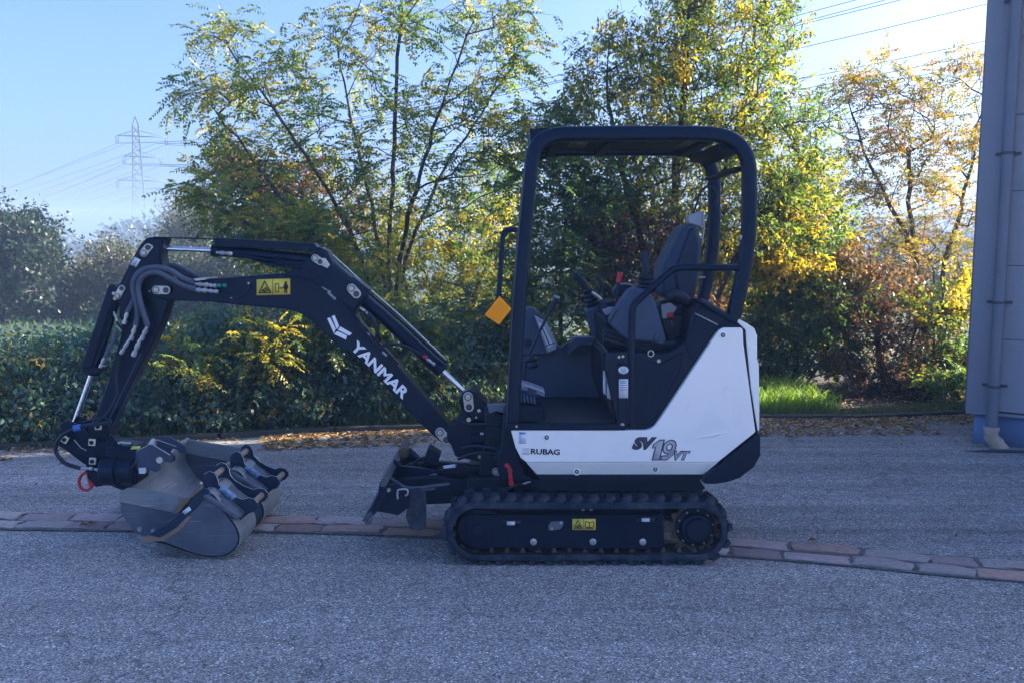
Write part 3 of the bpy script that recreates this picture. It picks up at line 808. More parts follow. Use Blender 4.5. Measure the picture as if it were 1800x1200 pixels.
# right: brown-red bush
plant('copper_bush', 'broad brown and green bush under the bare autumn trees by the building', 'bush',
      [[(1555, 720, 10.6), (1550, 660, 10.6), (1540, 560, 10.6), (1530, 480, 10.6)], [(1560, 720, 10.6), (1600, 620, 10.6), (1620, 540, 10.6)], [(1548, 720, 10.6), (1500, 640, 10.6), (1480, 560, 10.6)]],
      [(1500, 480, 50, 50, 28), (1560, 500, 60, 50, 34), (1510, 560, 60, 50, 36), (1580, 580, 60, 50, 36), (1640, 600, 50, 60, 30), (1560, 640, 70, 35, 30), (1480, 620, 40, 40, 14), (1650, 660, 45, 35, 22), (1590, 695, 60, 22, 30, 9.9, .3, .3), (1510, 690, 40, 22, 14, 10.0, .3, .2)],
      10.6, 0.5, M_RED, M_BARK, twigs=4, per=13, tl=0.26, L=0.046, Wd=0.030, tone=(0.55, 0.3), root_r=0.035, trunk_name='stem')
plant('leafy_bush', 'dark green and yellow bush close to the left side of the building', 'bush',
      [[(1635, 722, 10.3), (1640, 640, 10.3), (1645, 560, 10.3)], [(1645, 722, 10.3), (1680, 620, 10.3), (1690, 540, 10.3)]],
      [(1640, 560, 55, 50, 26), (1690, 600, 40, 70, 30), (1650, 650, 60, 40, 34), (1690, 670, 35, 40, 20), (1600, 680, 40, 25, 14), (1660, 698, 60, 22, 34, 9.7, .3, .3), (1690, 520, 35, 30, 12, 10.3, .3, .9)],
      10.3, 0.4, M_CHERRY, M_BARK, twigs=4, per=14, tl=0.24, L=0.054, Wd=0.032, tone=(0.35, 0.3), root_r=0.04, trunk_name='stem')
# right: two sparse autumn locusts
plant('autumn_tree', 'sparse orange yellow tree with a leaning dark trunk and open sky between its leaves', 'tree',
      [[(1640, 722, 12.0), (1630, 640, 12.0), (1618, 520, 12.0), (1602, 400, 12.0), (1598, 320, 12.0), (1602, 240, 12.0)],
       [(1642, 722, 12.0), (1632, 600, 12.0), (1612, 470, 12.0), (1570, 370, 12.0), (1530, 290, 12.0), (1500, 210, 12.0)]],
      [(1490, 150, 35, 30, 8), (1530, 190, 60, 45, 22), (1600, 170, 60, 45, 22), (1660, 190, 45, 40, 14), (1540, 260, 70, 45, 28), (1620, 260, 70, 40, 28), (1520, 330, 60, 35, 20), (1600, 330, 70, 30, 20), (1560, 400, 70, 35, 22), (1640, 400, 50, 35, 12), (1580, 450, 70, 30, 16), (1550, 130, 50, 25, 8), (1470, 200, 30, 40, 6)],
      12.0, 0.6, M_AUTUMN, M_BARK, leaf='pinnate', twigs=3, per=2, tl=0.28, L=0.058, Wd=0.022, pairs=5, RL=0.2, tone=(0.45, 0.28), tip_r=0.0028, root_r=0.036, droop=0.15, vert=0.9)
plant('autumn_tree', 'sparse autumn tree with a forked trunk standing against the edge of the building', 'tree',
      [[(1662, 722, 12.6), (1660, 640, 12.6), (1657, 480, 12.6), (1680, 400, 12.6), (1700, 320, 12.6), (1720, 220, 12.6)],
       [(1660, 722, 12.6), (1655, 600, 12.6), (1640, 470, 12.6), (1600, 420, 12.6), (1575, 390, 12.6)],
       [(1668, 722, 12.6), (1690, 560, 12.6), (1730, 480, 12.6)]],
      [(1690, 120, 50, 30, 14), (1720, 170, 35, 50, 12), (1700, 260, 45, 45, 20), (1660, 320, 45, 30, 12), (1710, 360, 40, 40, 14), (1640, 440, 60, 30, 16), (1700, 450, 45, 35, 18), (1640, 500, 60, 30, 18), (1800, 200, 70, 80, 20), (1780, 400, 60, 80, 14)],
      12.6, 0.6, M_AUTUMN, M_BARK, leaf='pinnate', twigs=3, per=2, tl=0.28, L=0.058, Wd=0.022, pairs=5, RL=0.2, tone=(0.38, 0.3), tip_r=0.0028, root_r=0.036, droop=0.15, vert=0.9)
# hedge of brambles along the left, each mound a plant of its own
hedge_spec = [(-330, 700, 120, 70, 60, 7.7), (-110, 700, 110, 66, 80, 7.9), (50, 690, 90, 72, 110, 8.0), (190, 672, 95, 88, 130, 8.2), (350, 655, 90, 90, 130, 8.4), (500, 642, 90, 92, 130, 8.6), (640, 640, 85, 98, 130, 8.8), (790, 665, 85, 85, 100, 9.0)]
hl = ['bramble mound beyond the left edge of the hedge, dark green', 'dense dark bramble mound running off the left side of the hedge',
      'dark green bramble mound behind the hoses of the quick coupler', 'rounded bramble mound between the excavator arm and the grey bucket',
      'tall leafy bramble mound under the middle of the excavator boom', 'bramble mound with a few yellow sprays above the narrow buckets',
      'bramble mound behind the lettered part of the boom', 'low bramble mound behind the swing post of the excavator']
for i, (cx, cy, rx, ry, n, yy) in enumerate(hedge_spec):
    by = 745 if i > 3 else 765
    plant('bramble_bush', hl[i], 'bush',
          [[(cx, by, yy + .1), (cx + 5, cy, yy + .1), (cx, cy - ry * .6, yy)], [(cx - 25, by, yy), (cx - 45, cy, yy), (cx - 60, cy - ry * .4, yy)], [(cx + 25, by, yy), (cx + 45, cy, yy), (cx + 60, cy - ry * .5, yy)]],
          [(cx, cy - ry * .35, rx, ry * .5, n // 2, yy + .1, .35), (cx, cy + ry * .25, rx * 1.05, ry * .7, n // 2, yy - .15, .3), (cx + rx * .3, cy - ry * .7, rx * .4, ry * .25, n // 8, yy + .1, .3), (cx, by - 12, rx, 22, n // 4, yy - .35, .12)],
          yy, 0.4, M_BRAMBLE, M_BARK2, twigs=4, per=18, tl=0.34, L=0.050, Wd=0.030, tone=(0.42, 0.36), spread=1.8, root_r=0.018, tip_r=0.0028, trunk_name='stem', leafdroop=0.6, group=None)
# feathery young locust suckers poking from the hedge
for i, (cx, cy, rx, ry, n, yy, tn, lb) in enumerate([(620, 560, 80, 60, 34, 8.4, 0.45, 'young feathery sapling with ochre sprays behind the boom near the white lettering'), (700, 620, 80, 70, 36, 8.5, 0.25, 'green feathery sapling between the boom and its lower cylinder'),
                                         (470, 600, 60, 50, 24, 8.0, 0.5, 'yellow tipped sapling over the hedge, right of the excavator arm'), (330, 640, 50, 40, 14, 7.9, 0.4, 'small sapling with ochre leaves just right of the arm')]):
    plant('locust_sapling', lb, 'sapling', [[(cx, 755, yy), (cx + 5, cy + 30, yy), (cx, cy - 10, yy)], [(cx + 12, 755, yy), (cx + 30, cy + 20, yy)]],
          [(cx, cy, rx, ry, n)], yy, 0.35, M_LOCUST, M_BARK, leaf='pinnate', twigs=3, per=4, tl=0.2, L=0.045, Wd=0.020, pairs=6, RL=0.17, tone=(tn, 0.22), tip_r=0.0028, root_r=0.012, trunk_name='stem')
# mid distance wood left
def fartree(label, trunk_px, blobs, Y, dY, mt, tone, L=0.22, Wd=0.14, tl=0.7, per=9, group=None, name='distant_tree', up=0.2, twigs=4, tip=0.012):
    plant(name, label, 'tree', [[(trunk_px, 560, Y), (trunk_px, 500, Y), (trunk_px + 3, blobs[0][1], Y)]], blobs, Y, dY, mt, M_BARK2, twigs=twigs, per=per, tl=tl, L=L, Wd=Wd, tone=tone, tip_r=tip, root_r=0.25, step=0.6, spread=5, up=up, sides=4)
fartree('big dark round tree at the far left, hazy blue', 30, [(38, 415, 34, 22, 60), (20, 455, 62, 45, 120), (68, 490, 26, 50, 66), (-60, 470, 60, 60, 60), (30, 540, 70, 35, 70)], 21, 1.8, M_FAR, (0.12, 0.15), L=0.10, Wd=0.07, tl=0.5, per=20)
fartree('hazy olive tree next to the dark round one at the far left', 185, [(200, 462, 32, 18, 34), (165, 495, 40, 28, 50), (215, 500, 50, 32, 60), (180, 540, 80, 30, 66), (245, 475, 24, 20, 20)], 22, 1.8, M_FARP, (0.45, 0.3), L=0.09, Wd=0.05, tl=0.5, per=20)
fartree('hazy grey green tree behind the bend of the excavator arm', 300, [(300, 485, 50, 30, 50), (280, 535, 80, 35, 66), (360, 500, 70, 65, 70), (420, 540, 60, 30, 40)], 22, 1.8, M_FAR, (0.35, 0.25), L=0.10, Wd=0.06, tl=0.5, per=18)
fartree('pale willow behind the top of the arm cylinder', 350, [(350, 400, 50, 30, 50), (330, 440, 60, 35, 46), (400, 430, 60, 40, 46)], 27, 2, M_FARP, (0.6, 0.3), L=0.15, Wd=0.03, up=1.4, per=20)
fartree('hazy dark tree behind the middle of the boom', 460, [(450, 490, 60, 50, 60), (530, 500, 70, 60, 70), (640, 520, 80, 50, 60)], 22, 1.8, M_FAR, (0.4, 0.3), L=0.10, Wd=0.06, tl=0.5, per=18)
fartree('hazy tree low behind the seat of the excavator', 1200, [(1150, 500, 100, 50, 46), (1300, 520, 110, 50, 56), (1000, 520, 100, 50, 46), (850, 520, 90, 50, 46)], 24, 2, M_FAR, (0.5, 0.3), L=0.17, Wd=0.10)
fartree('hazy tree low behind the right bushes beside the building', 1560, [(1500, 500, 80, 45, 46), (1620, 510, 90, 45, 46), (1420, 520, 80, 40, 36)], 26, 2, M_FARP, (0.3, 0.3), L=0.18, Wd=0.10)
# far wood as one mass
fw = empty('far_wood', Vector((0, 110, 0)), 'hazy line of far woodland low on the horizon', None, kind='stuff')
n = 26000
xx = rng.uniform(-110, 110, n); hh = 1.6 + 1.2 * np.sin(xx * 0.13) + 1.6 * np.sin(xx * 0.41 + 1) + 1.0 * np.sin(xx * 1.3)
Pq = np.stack([xx, 110 + rng.uniform(-6, 6, n), rng.uniform(0, 1, n) ** 0.7 * (hh + 2) * 0.85], axis=1)
q = leaf_quads(Pq, unit(rng.normal(0, 1, (n, 3))), unit(rng.normal(0, 1, (n, 3))), np.full(n, 0.7), np.full(n, 0.5))
fwl = quads_mesh('foliage', q, rng.uniform(0, 1, n), M_FAR, fw); fwl['kind'] = 'stuff'

# grass and leaf litter
def blades(name, label, pts, h, w, material, lean=0.35, tone=(0.45, 0.25)):
    n = len(pts)
    P = pts.copy(); d = unit(np.array([0, 0, 1.0]) + rng.normal(0, lean, (n, 3)) * np.array([1, 1, 0.1]))
    sd = unit(np.stack([np.cos(rng.uniform(0, 6.28, n)), np.sin(rng.uniform(0, 6.28, n)), np.zeros(n)], axis=1))
    hh = (h * rng.uniform(0.4, 1.3, n))[:, None]
    bend = unit(rng.normal(0, 1, (n, 3)) * np.array([1, 1, 0])) * hh * 0.35
    a = P - sd * w; b = P + sd * w; m1 = P + d * hh * .6 + sd * w * .7; m2 = P + d * hh * .6 - sd * w * .7
    t = P + d * hh + bend - np.array([0, 0, 1]) * hh * .1
    q1 = np.stack([a, b, m1, m2], axis=1); q2 = np.stack([m2, m1, t + sd * w * .1, t - sd * w * .1], axis=1)
    rn = np.clip(rng.normal(tone[0], tone[1], n), 0.001, 0.999)
    o = quads_mesh(name, np.concatenate([q1, q2]).reshape(-1, 3), np.concatenate([rn, rn]), material, None)
    tag(o, label, 'grass', kind='stuff')
    return o
def band(path, n, o0, o1, x0, x1, z=0.0, pw=1.0):
    T = frames(path); pts = []
    sel = [(p, t) for p, t in zip(path, T) if x0 < p.x < x1]
    for _ in range(n):
        i = random.randrange(len(sel) - 1); u = random.random()
        p = sel[i][0].lerp(sel[i + 1][0], u); t = sel[i][1]; nn = Vector((-t.y, t.x, 0)).normalized()
        q = p + nn * (o0 + (o1 - o0) * random.random() ** pw); pts.append((q.x, q.y, z))
    return np.array(pts)
gpts = band(kpath, 13000, 0.3, 2.4, 1.4, 3.4)
gpts = gpts[rng.random(len(gpts)) < 0.45 + 0.55 * np.sin(gpts[:, 0] * 3.1 + gpts[:, 1] * 2.0) * np.sin(gpts[:, 1] * 4.0 - gpts[:, 0])]
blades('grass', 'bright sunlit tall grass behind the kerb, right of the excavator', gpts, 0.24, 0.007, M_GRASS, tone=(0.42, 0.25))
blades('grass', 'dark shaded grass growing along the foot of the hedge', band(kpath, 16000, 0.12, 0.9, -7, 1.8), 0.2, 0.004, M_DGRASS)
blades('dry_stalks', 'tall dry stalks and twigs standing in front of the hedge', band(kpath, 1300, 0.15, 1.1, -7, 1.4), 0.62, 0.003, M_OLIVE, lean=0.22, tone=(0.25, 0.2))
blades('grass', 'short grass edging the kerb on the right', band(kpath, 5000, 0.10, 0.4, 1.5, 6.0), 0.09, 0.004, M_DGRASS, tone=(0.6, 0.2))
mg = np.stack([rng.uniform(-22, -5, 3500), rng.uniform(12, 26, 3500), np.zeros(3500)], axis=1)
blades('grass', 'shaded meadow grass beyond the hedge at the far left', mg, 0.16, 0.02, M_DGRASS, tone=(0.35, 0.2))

def litter(name, label, pts, L0=0.06, tone=(0.55, 0.28)):
    n = len(pts)
    a = rng.uniform(0, 6.28, n)
    d = unit(np.stack([np.cos(a), np.sin(a), rng.uniform(-0.05, 0.35, n)], axis=1))
    nn = unit(np.array([0, 0, 1.0]) + rng.normal(0, 0.35, (n, 3)))
    q = leaf_quads(pts, d, nn, L0 * rng.uniform(0.5, 1.3, n), L0 * 0.55 * rng.uniform(0.6, 1.2, n), fold=0.5)
    q[:, 2] = np.maximum(q[:, 2], 0.003)
    o = quads_mesh(name, q, np.clip(rng.normal(tone[0], tone[1], n), .001, .999), M_LITTER, None)
    tag(o, label, 'leaves', kind='stuff')
lp = band(kpath, 3600, -0.02, -0.60, -2.35, 1.2, 0.006, 1.7)
dens = np.sin(lp[:, 0] * 2.1) * 0.3 + np.sin(lp[:, 0] * 5.3 + 1) * .2 + 0.75
lp = lp[rng.random(len(lp)) < dens]
litter('fallen_leaves', 'drift of dry brown fallen leaves along the kerb behind the dozer blade', lp)
lp2 = band(kpath, 1700, 0.0, -0.75, 1.6, 3.9, 0.006, 2.3)
litter('fallen_leaves', 'drift of ochre fallen leaves along the kerb right of the excavator', lp2)
litter('fallen_leaves', 'sparse fallen leaves along the kerb at the left', band(kpath, 240, 0.0, -0.45, -6.5, -2.3, 0.006, 2.5))
sc = np.concatenate([band(kpath, 170, -0.1, -3.6, -4.5, 5.5, 0.006, 1.8), band(kpath, 110, -0.2, -1.6, -3.5, 5.5, 0.006, 1.5)])
litter('fallen_leaves', 'single dry leaves scattered over the yard asphalt', sc, 0.04)
litter('fallen_leaves', 'thin brown leaf scatter along the kerb between the grass patch and the building', band(kpath, 900, 0.0, -0.4, 3.4, 6.0, 0.006, 1.5), 0.05)
litter('fallen_leaves', 'fallen leaves caught in the grass and under the hedge', band(kpath, 2600, 0.1, 1.3, -6, 5.6, 0.02, 1.2), 0.055, (0.4, 0.3))
for (px_, py_, lb) in ((150, 919, 'dry curled leaf lying on the setts left of the buckets'), (136, 922, 'small dry leaf left of the larger one on the setts'), (1416, 949, 'tiny dry leaf on the gutter at the right')):
    p = G3(px_, py_, 0.03); n = 4
    q = leaf_quads(np.array([[p.x + k * .006, p.y + k * .004, p.z] for k in range(n)]), unit(np.array([[1, .3 - .25 * k, .15 * k] for k in range(n)], dtype=float)), unit(np.array([[0, .4, 1.0]] * n)), np.array([.075, .06, .06, .045]), np.full(n, .028), fold=.6)
    o = quads_mesh('fallen_leaf', q, np.array([.7, .8, .6, .9]), M_LITTER, None); tag(o, lb, 'leaf')

# ------------------------------------------------------------------ pylon and lines
M_STEEL = mat('galvanised steel', (0.060, 0.070, 0.085), 0.7)
M_INS = mat('insulator', (0.05, 0.05, 0.06), 0.4)
YP = 235.0
def WP(px, py, Y=YP): return P3(px, py, Y)
base = WP(248, 441); base.z = 0
pyl = empty('power_pylon', base, 'lattice steel power pylon with three cross arms far off at the left', 'pylon')
top_z = WP(248, 205).z; xc = base.x
def half(z):
    t = z / top_z
    if t > 0.93: return 0.75 * (1 - (t - 0.93) / 0.07) + 0.03
    return 0.75 + 1.25 * (1 - t / 0.93) ** 1.2
def corner(k, z):
    h = half(z); sx, sy = ((-1, -1), (1, -1), (1, 1), (-1, 1))[k]
    a = 0.45; x, y = sx * h, sy * h
    return Vector((xc + x * math.cos(a) - y * math.sin(a), YP + x * math.sin(a) + y * math.cos(a), z))
zs = list(np.linspace(0, top_z * 0.93, 16)) + [top_z]
for k in range(4):
    mk('leg', g_tube([corner(k, z) for z in zs], 0.14, 5), M_STEEL, pyl)
gs = []
for i in range(len(zs) - 2):
    for k in range(4):
        j = (k + 1) % 4
        gs.append(g_cyl(corner(k, zs[i]), corner(j, zs[i + 1]), 0.075, 4)); gs.append(g_cyl(corner(j, zs[i]), corner(k, zs[i + 1]), 0.075, 4))
lb = mk('lattice', g_join(*gs), M_STEEL, pyl); lb['kind'] = 'stuff'
arms = [(240, 210, 286, 'top'), (276, 221, 278, 'middle'), (318, 211, 285, 'lowest')]
ends = []
for py_, xl, xr, _ in arms:
    z = WP(248, py_).z
    for xe in (xl, xr):
        e = WP(xe, py_ + 1); e.z = z; e.y += (0.35 if xe > 248 else -0.35) * abs(e.x - xc)
        up_ = Vector((xc, YP, z + 1.6))
        gs = [g_cyl(corner(0, z), e, 0.09, 4), g_cyl(corner(1, z), e, 0.09, 4), g_cyl(corner(2, z), e, 0.08, 4), g_cyl(up_, e, 0.08, 4)]
        for t in (0.25, 0.5, 0.75): gs.append(g_cyl(corner(0, z).lerp(e, t), up_.lerp(e, t), 0.05, 4))
        mk('cross_arm', g_join(*gs), M_STEEL, pyl)
        drop = 1.9 if xe < 248 or True else 2
        a = e + Vector((0, 0, -0.1)); b = e + Vector((0, 0, -drop))
        mk('insulator', g_join(g_cyl(a + Vector((-.3, 0, 0)), b + Vector((-.25, 0, 0)), 0.11, 6), g_cyl(a + Vector((.3, 0, 0)), b + Vector((.25, 0, 0)), 0.11, 6), g_cyl(b + Vector((-.3, 0, 0)), b + Vector((.3, 0, 0)), 0.1, 5)), M_INS, pyl)
        ends.append((b, '%s arm, %s tip' % (_, 'left' if xe < 248 else 'right')))
    for f_ in (0.55,):
        for xe in (xl, xr):
            e = WP(248 + (xe - 248) * f_, py_ + 1); e.z = z - 1.7; e.y += (0.35 if xe > 248 else -0.35) * abs(e.x - xc); ends.append((e, '%s arm, %s side near the tower' % (_, 'left' if xe < 248 else 'right')))
def wire(a, b, sag, lab, r=0.05):
    pts = []
    for k in range(25):
        t = k / 24; p = a.lerp(b, t); p.z -= 4 * sag * t * (1 - t); pts.append(p)
    rr = [max(0.012, r * p.y / 235) for p in pts]
    o = mk('power_line', g_tube(pts, rr, 4, caps=False), M_WIRE, None, loc=a, recalc=False)
    tag(o, lab, 'power line', 'power lines strung from the pylon')
M_WIRE = mat('wire', (0.10, 0.11, 0.13), 0.6)
# towards the right: a nearer pylon out of frame carries them over the trees
pairs_ = sorted(ends, key=lambda e: -e[0].z)
for i, (e, lb_) in enumerate(pairs_[:10]):
    ry = [-122, -108, -94, -45, 26, 50, 72, 100, 130, 160][i]
    b = P3(1950, ry, 70 + (i % 3) * 3)
    wire(e, b, 4.0, 'thin power line running right from the pylon: ' + lb_, 0.10)
for i, (e, lb_) in enumerate(pairs_[:10]):
    ly = [345, 352, 362, 372, 388, 396, 418, 426, 405, 436][i]
    b = P3(-350, 455 + (ly - 390) * .9, 620)
    wire(e, b, 6, 'thin power line sagging left from the pylon: ' + lb_, 0.055)
# ================================================================== EXCAVATOR
DUST = (0.16, 0.15, 0.14)
M_BLK = mat('black paint', (0.0025, 0.0070, 0.0200), 0.30, spec=0.32, var=0.15, vscale=5, dirt=(0.010, 0.017, 0.034), dirt_amt=0.3, dirt_scale=7)
M_BLKM = mat('black satin', (0.0022, 0.0055, 0.0150), 0.5, spec=0.35, var=0.2, vscale=8, bump=0.15, bscale=150, dirt=(0.012, 0.018, 0.032), dirt_amt=0.3, dirt_scale=9)
M_WHITE = mat('white paint', (0.86, 0.84, 0.80), 0.28, spec=0.5, var=0.02, vscale=3, coat=0.4, dirt=(0.60, 0.58, 0.54), dirt_amt=0.2, dirt_scale=9)
M_GREYP = mat('grey plastic', (0.045, 0.064, 0.105), 0.5, var=0.1, vscale=12, bump=0.2, bscale=260)
M_GREYL = mat('light grey plastic', (0.26, 0.29, 0.36), 0.4, var=0.08, vscale=12)
M_SEAT = mat('seat vinyl', (0.026, 0.042, 0.080), 0.55, var=0.12, vscale=9, bump=0.25, bscale=200)
M_SEATD = mat('seat bolster', (0.014, 0.019, 0.032), 0.5, var=0.12, vscale=9)
M_RUB = mat('track rubber', (0.012, 0.019, 0.034), 0.75, spec=0.3, var=0.25, vscale=10, bump=0.3, bscale=90, dirt=(0.085, 0.095, 0.115), dirt_amt=0.6, dirt_scale=8)
M_RUBD = mat('inner rubber', (0.014, 0.017, 0.024), 0.85, var=0.25, vscale=10, dirt=(0.06, 0.055, 0.05), dirt_amt=0.5, dirt_scale=12)
M_BOOT = mat('rubber boot', (0.012, 0.014, 0.020), 0.45)
M_ZINC = mat('zinc plated steel', (0.50, 0.50, 0.48), 0.38, metal=0.75, var=0.2, vscale=40)
M_CHROME = mat('chrome rod', (0.75, 0.78, 0.82), 0.08, metal=1.0)
M_HOSE = mat('hydraulic hose', (0.062, 0.080, 0.115), 0.55, spec=0.4, var=0.08, vscale=30, bump=0.2, bscale=300)
M_HOSEB = mat('black hose', (0.012, 0.015, 0.022), 0.45)
M_RED = mat('red paint', (0.55, 0.02, 0.035), 0.4, var=0.1)
M_ORANGE = mat('orange reflector', (1.0, 0.34, 0.0), 0.4, spec=0.25)
M_YEL = mat('yellow sticker', (0.72, 0.56, 0.06), 0.5, var=0.05, vscale=30)
M_STK = mat('white sticker', (0.62, 0.65, 0.70), 0.5, var=0.05, vscale=60)
M_INK = mat('black ink', (0.010, 0.010, 0.014), 0.5)
M_NAVY = mat('navy ink', (0.012, 0.014, 0.060), 0.45)
M_LET = mat('white lettering', (0.88, 0.88, 0.88), 0.45)
M_SILV = mat('silver lettering', (0.36, 0.37, 0.41), 0.4, metal=0.2, var=0.3, vscale=20)
M_PINR = mat('worn pin steel', (0.36, 0.27, 0.20), 0.55, metal=0.4, var=0.4, vscale=30)
M_RUST = mat('rusty steel', (0.13, 0.09, 0.055), 0.8, metal=0.2, var=0.4, vscale=25, bump=0.4, bscale=100)
M_CREAM = mat('cream ink', (0.6, 0.6, 0.45), 0.6)
M_BLUE = mat('blue cap', (0.03, 0.13, 0.42), 0.4)
M_GREEN = mat('green cap', (0.0, 0.25, 0.16), 0.4)

exbase = Vector((0.35, 5.07, 0.0))
EX = empty('mini_excavator', exbase, 'black and white mini excavator with an open canopy and rubber tracks, parked across the gutter', 'excavator')

def capsule(cx, cy, L, r, ang, n=10):
    """capsule outline in photo pixels"""
    pts = []
    ca, sa = math.cos(ang), math.sin(ang)
    for s_, a0 in ((1, -math.pi / 2), (-1, math.pi / 2)):
        for k in range(n + 1):
            a = a0 + math.pi * k / n
            x, y = s_ * L / 2 + r * math.cos(a), r * math.sin(a)
            pts.append((cx + x * ca - y * sa, cy + x * sa + y * ca))
    return pts
def disc(px, py, rpx, Y, th=0.01, n=20):
    c = P3(px, py, Y); return g_cyl(c, c + Vector((0, -th, 0)), m_(rpx, Y), n)
def hexb(px, py, rpx, Y, th=0.01):
    c = P3(px, py, Y); return g_cyl(c, c + Vector((0, -th, 0)), m_(rpx, Y), 6)
def pin_plate(px, py, L, r, deg, Y, parent=EX):
    a = math.radians(deg)
    p = plate('pin_plate', capsule(px, py, L, r, a), Y - 0.009, Y, M_ZINC, parent, 0.002)
    dx, dy = math.cos(a) * L / 2, math.sin(a) * L / 2
    if parent is EX:
        mk('pin_ring', disc(px - dx, py - dy, r * .78, Y - 0.009, 0.003), M_BLKM, p)
        mk('bolt_ring', disc(px + dx, py + dy, r * .66, Y - 0.009, 0.0015), M_BLKM, p)
        mk('pin', g_join(disc(px - dx, py - dy, r * .60, Y - 0.012, 0.004), disc(px - dx, py - dy, r * .30, Y - 0.016, 0.004)), M_ZINC, p, 0.001)
        mk('bolt', g_join(disc(px + dx, py + dy, r * .52, Y - 0.0105, 0.002), hexb(px + dx, py + dy, r * .42, Y - 0.011, 0.007)), M_STEEL, p)
    return p
def bolt(px, py, r, Y, parent=EX, material=None):
    return mk('bolt', g_join(disc(px, py, r, Y, 0.003), hexb(px, py, r * .62, Y - 0.003, 0.006)), material or M_ZINC, parent)
def hose(name, pts, r, material=None, parent=EX, n=10, sm=6):
    return mk(name, g_tube([P3(*p) for p in pts], r, n, sm), material or M_HOSE, parent)
def fitting(p0, p1, r, parent=EX, material=None):
    a, b = P3(*p0), P3(*p1); d = b - a; L = d.length; d = d.normalized()
    prof = [(0, r * .8), (L * .25, r * .8), (L * .27, r * 1.15), (L * .5, r * 1.15), (L * .52, r * .85), (L * .7, r * .85), (L * .72, r * 1.2), (L * .95, r * 1.2), (L, r * .8)]
    return mk('hose_fitting', g_lathe(a, d, prof, 8), material or M_ZINC, parent)

# ---------------------------------------------------------------- tracks
TY0, TY1 = 4.585, 4.815
FY0, FY1 = 5.325, 5.555
cL, cR = P3(838, 935, TY0), P3(1224, 935, TY0)
zb = 0.022; R_out = (P3(1000, 882, TY0).z - zb) / 2
zc = zb + R_out
xl, xr = P3(778, 937, TY0).x + 0.02 + R_out, P3(1287, 937, TY0).x - 0.02 - R_out
def oval(R, n=14, sag=0.0):
    pts = []
    for k in range(n + 1):
        a = -math.pi / 2 + math.pi * k / n; pts.append((xr + R * math.cos(a), zc + R * math.sin(a)))
    for k in range(1, 8): pts.append((xr + (xl - xr) * k / 8, zc + R - sag * math.sin(math.pi * k / 8)))
    for k in range(n + 1):
        a = math.pi / 2 + math.pi * k / n; pts.append((xl + R * math.cos(a), zc + R * math.sin(a)))
    for k in range(1, 8): pts.append((xl + (xr - xl) * k / 8, zc - R))
    return pts
def ring_geo(outer, inner, Y0, Y1):
    n = len(outer); V = []; Fc = []
    for p in outer: V.append(Vector((p[0], Y0, p[1])))
    for p in inner: V.append(Vector((p[0], Y0, p[1])))
    for p in outer: V.append(Vector((p[0], Y1, p[1])))
    for p in inner: V.append(Vector((p[0], Y1, p[1])))
    for i in range(n):
        j = (i + 1) % n
        Fc += [(i, j, n + j, n + i), (2 * n + i, 3 * n + i, 3 * n + j, 2 * n + j), (i, 2 * n + i, 2 * n + j, j), (n + i, n + j, 3 * n + j, 3 * n + i)]
    return V, Fc
# lug: chevron block, built once along x with its top towards +z
bm = bmesh.new()
def lug_shape(bm, s):
    prof = [(0.0, 0.0), (0.062, 0.0), (0.062, 0.020), (0.010, 0.044), (0.0, 0.044)]
    pts = [(-0.034, -0.115), (0.008, -0.115), (0.036, -0.055), (0.026, 0.004), (-0.022, 0.004), (-0.008, -0.055)]
    pts = [(x, y * s) for x, y in pts]
    lo = [bm.verts.new((x * 1.12, y, 0)) for x, y in pts]; hi = [bm.verts.new((x * .82, y * (0.97 if abs(y) > .1 else 1), 0.024)) for x, y in pts]
    bm.faces.new(lo); bm.faces.new(hi[::-1])
    for i in range(6): bm.faces.new((lo[i], hi[i], hi[(i + 1) % 6], lo[(i + 1) % 6]))
lugs = []
for s_ in (1, -1):
    b_ = bmesh.new(); lug_shape(b_, s_); bmesh.ops.recalc_face_normals(b_, faces=b_.faces)
    me = bpy.data.meshes.new('lug'); b_.to_mesh(me); b_.free(); me.materials.append(M_RUB); lugs.append(me)
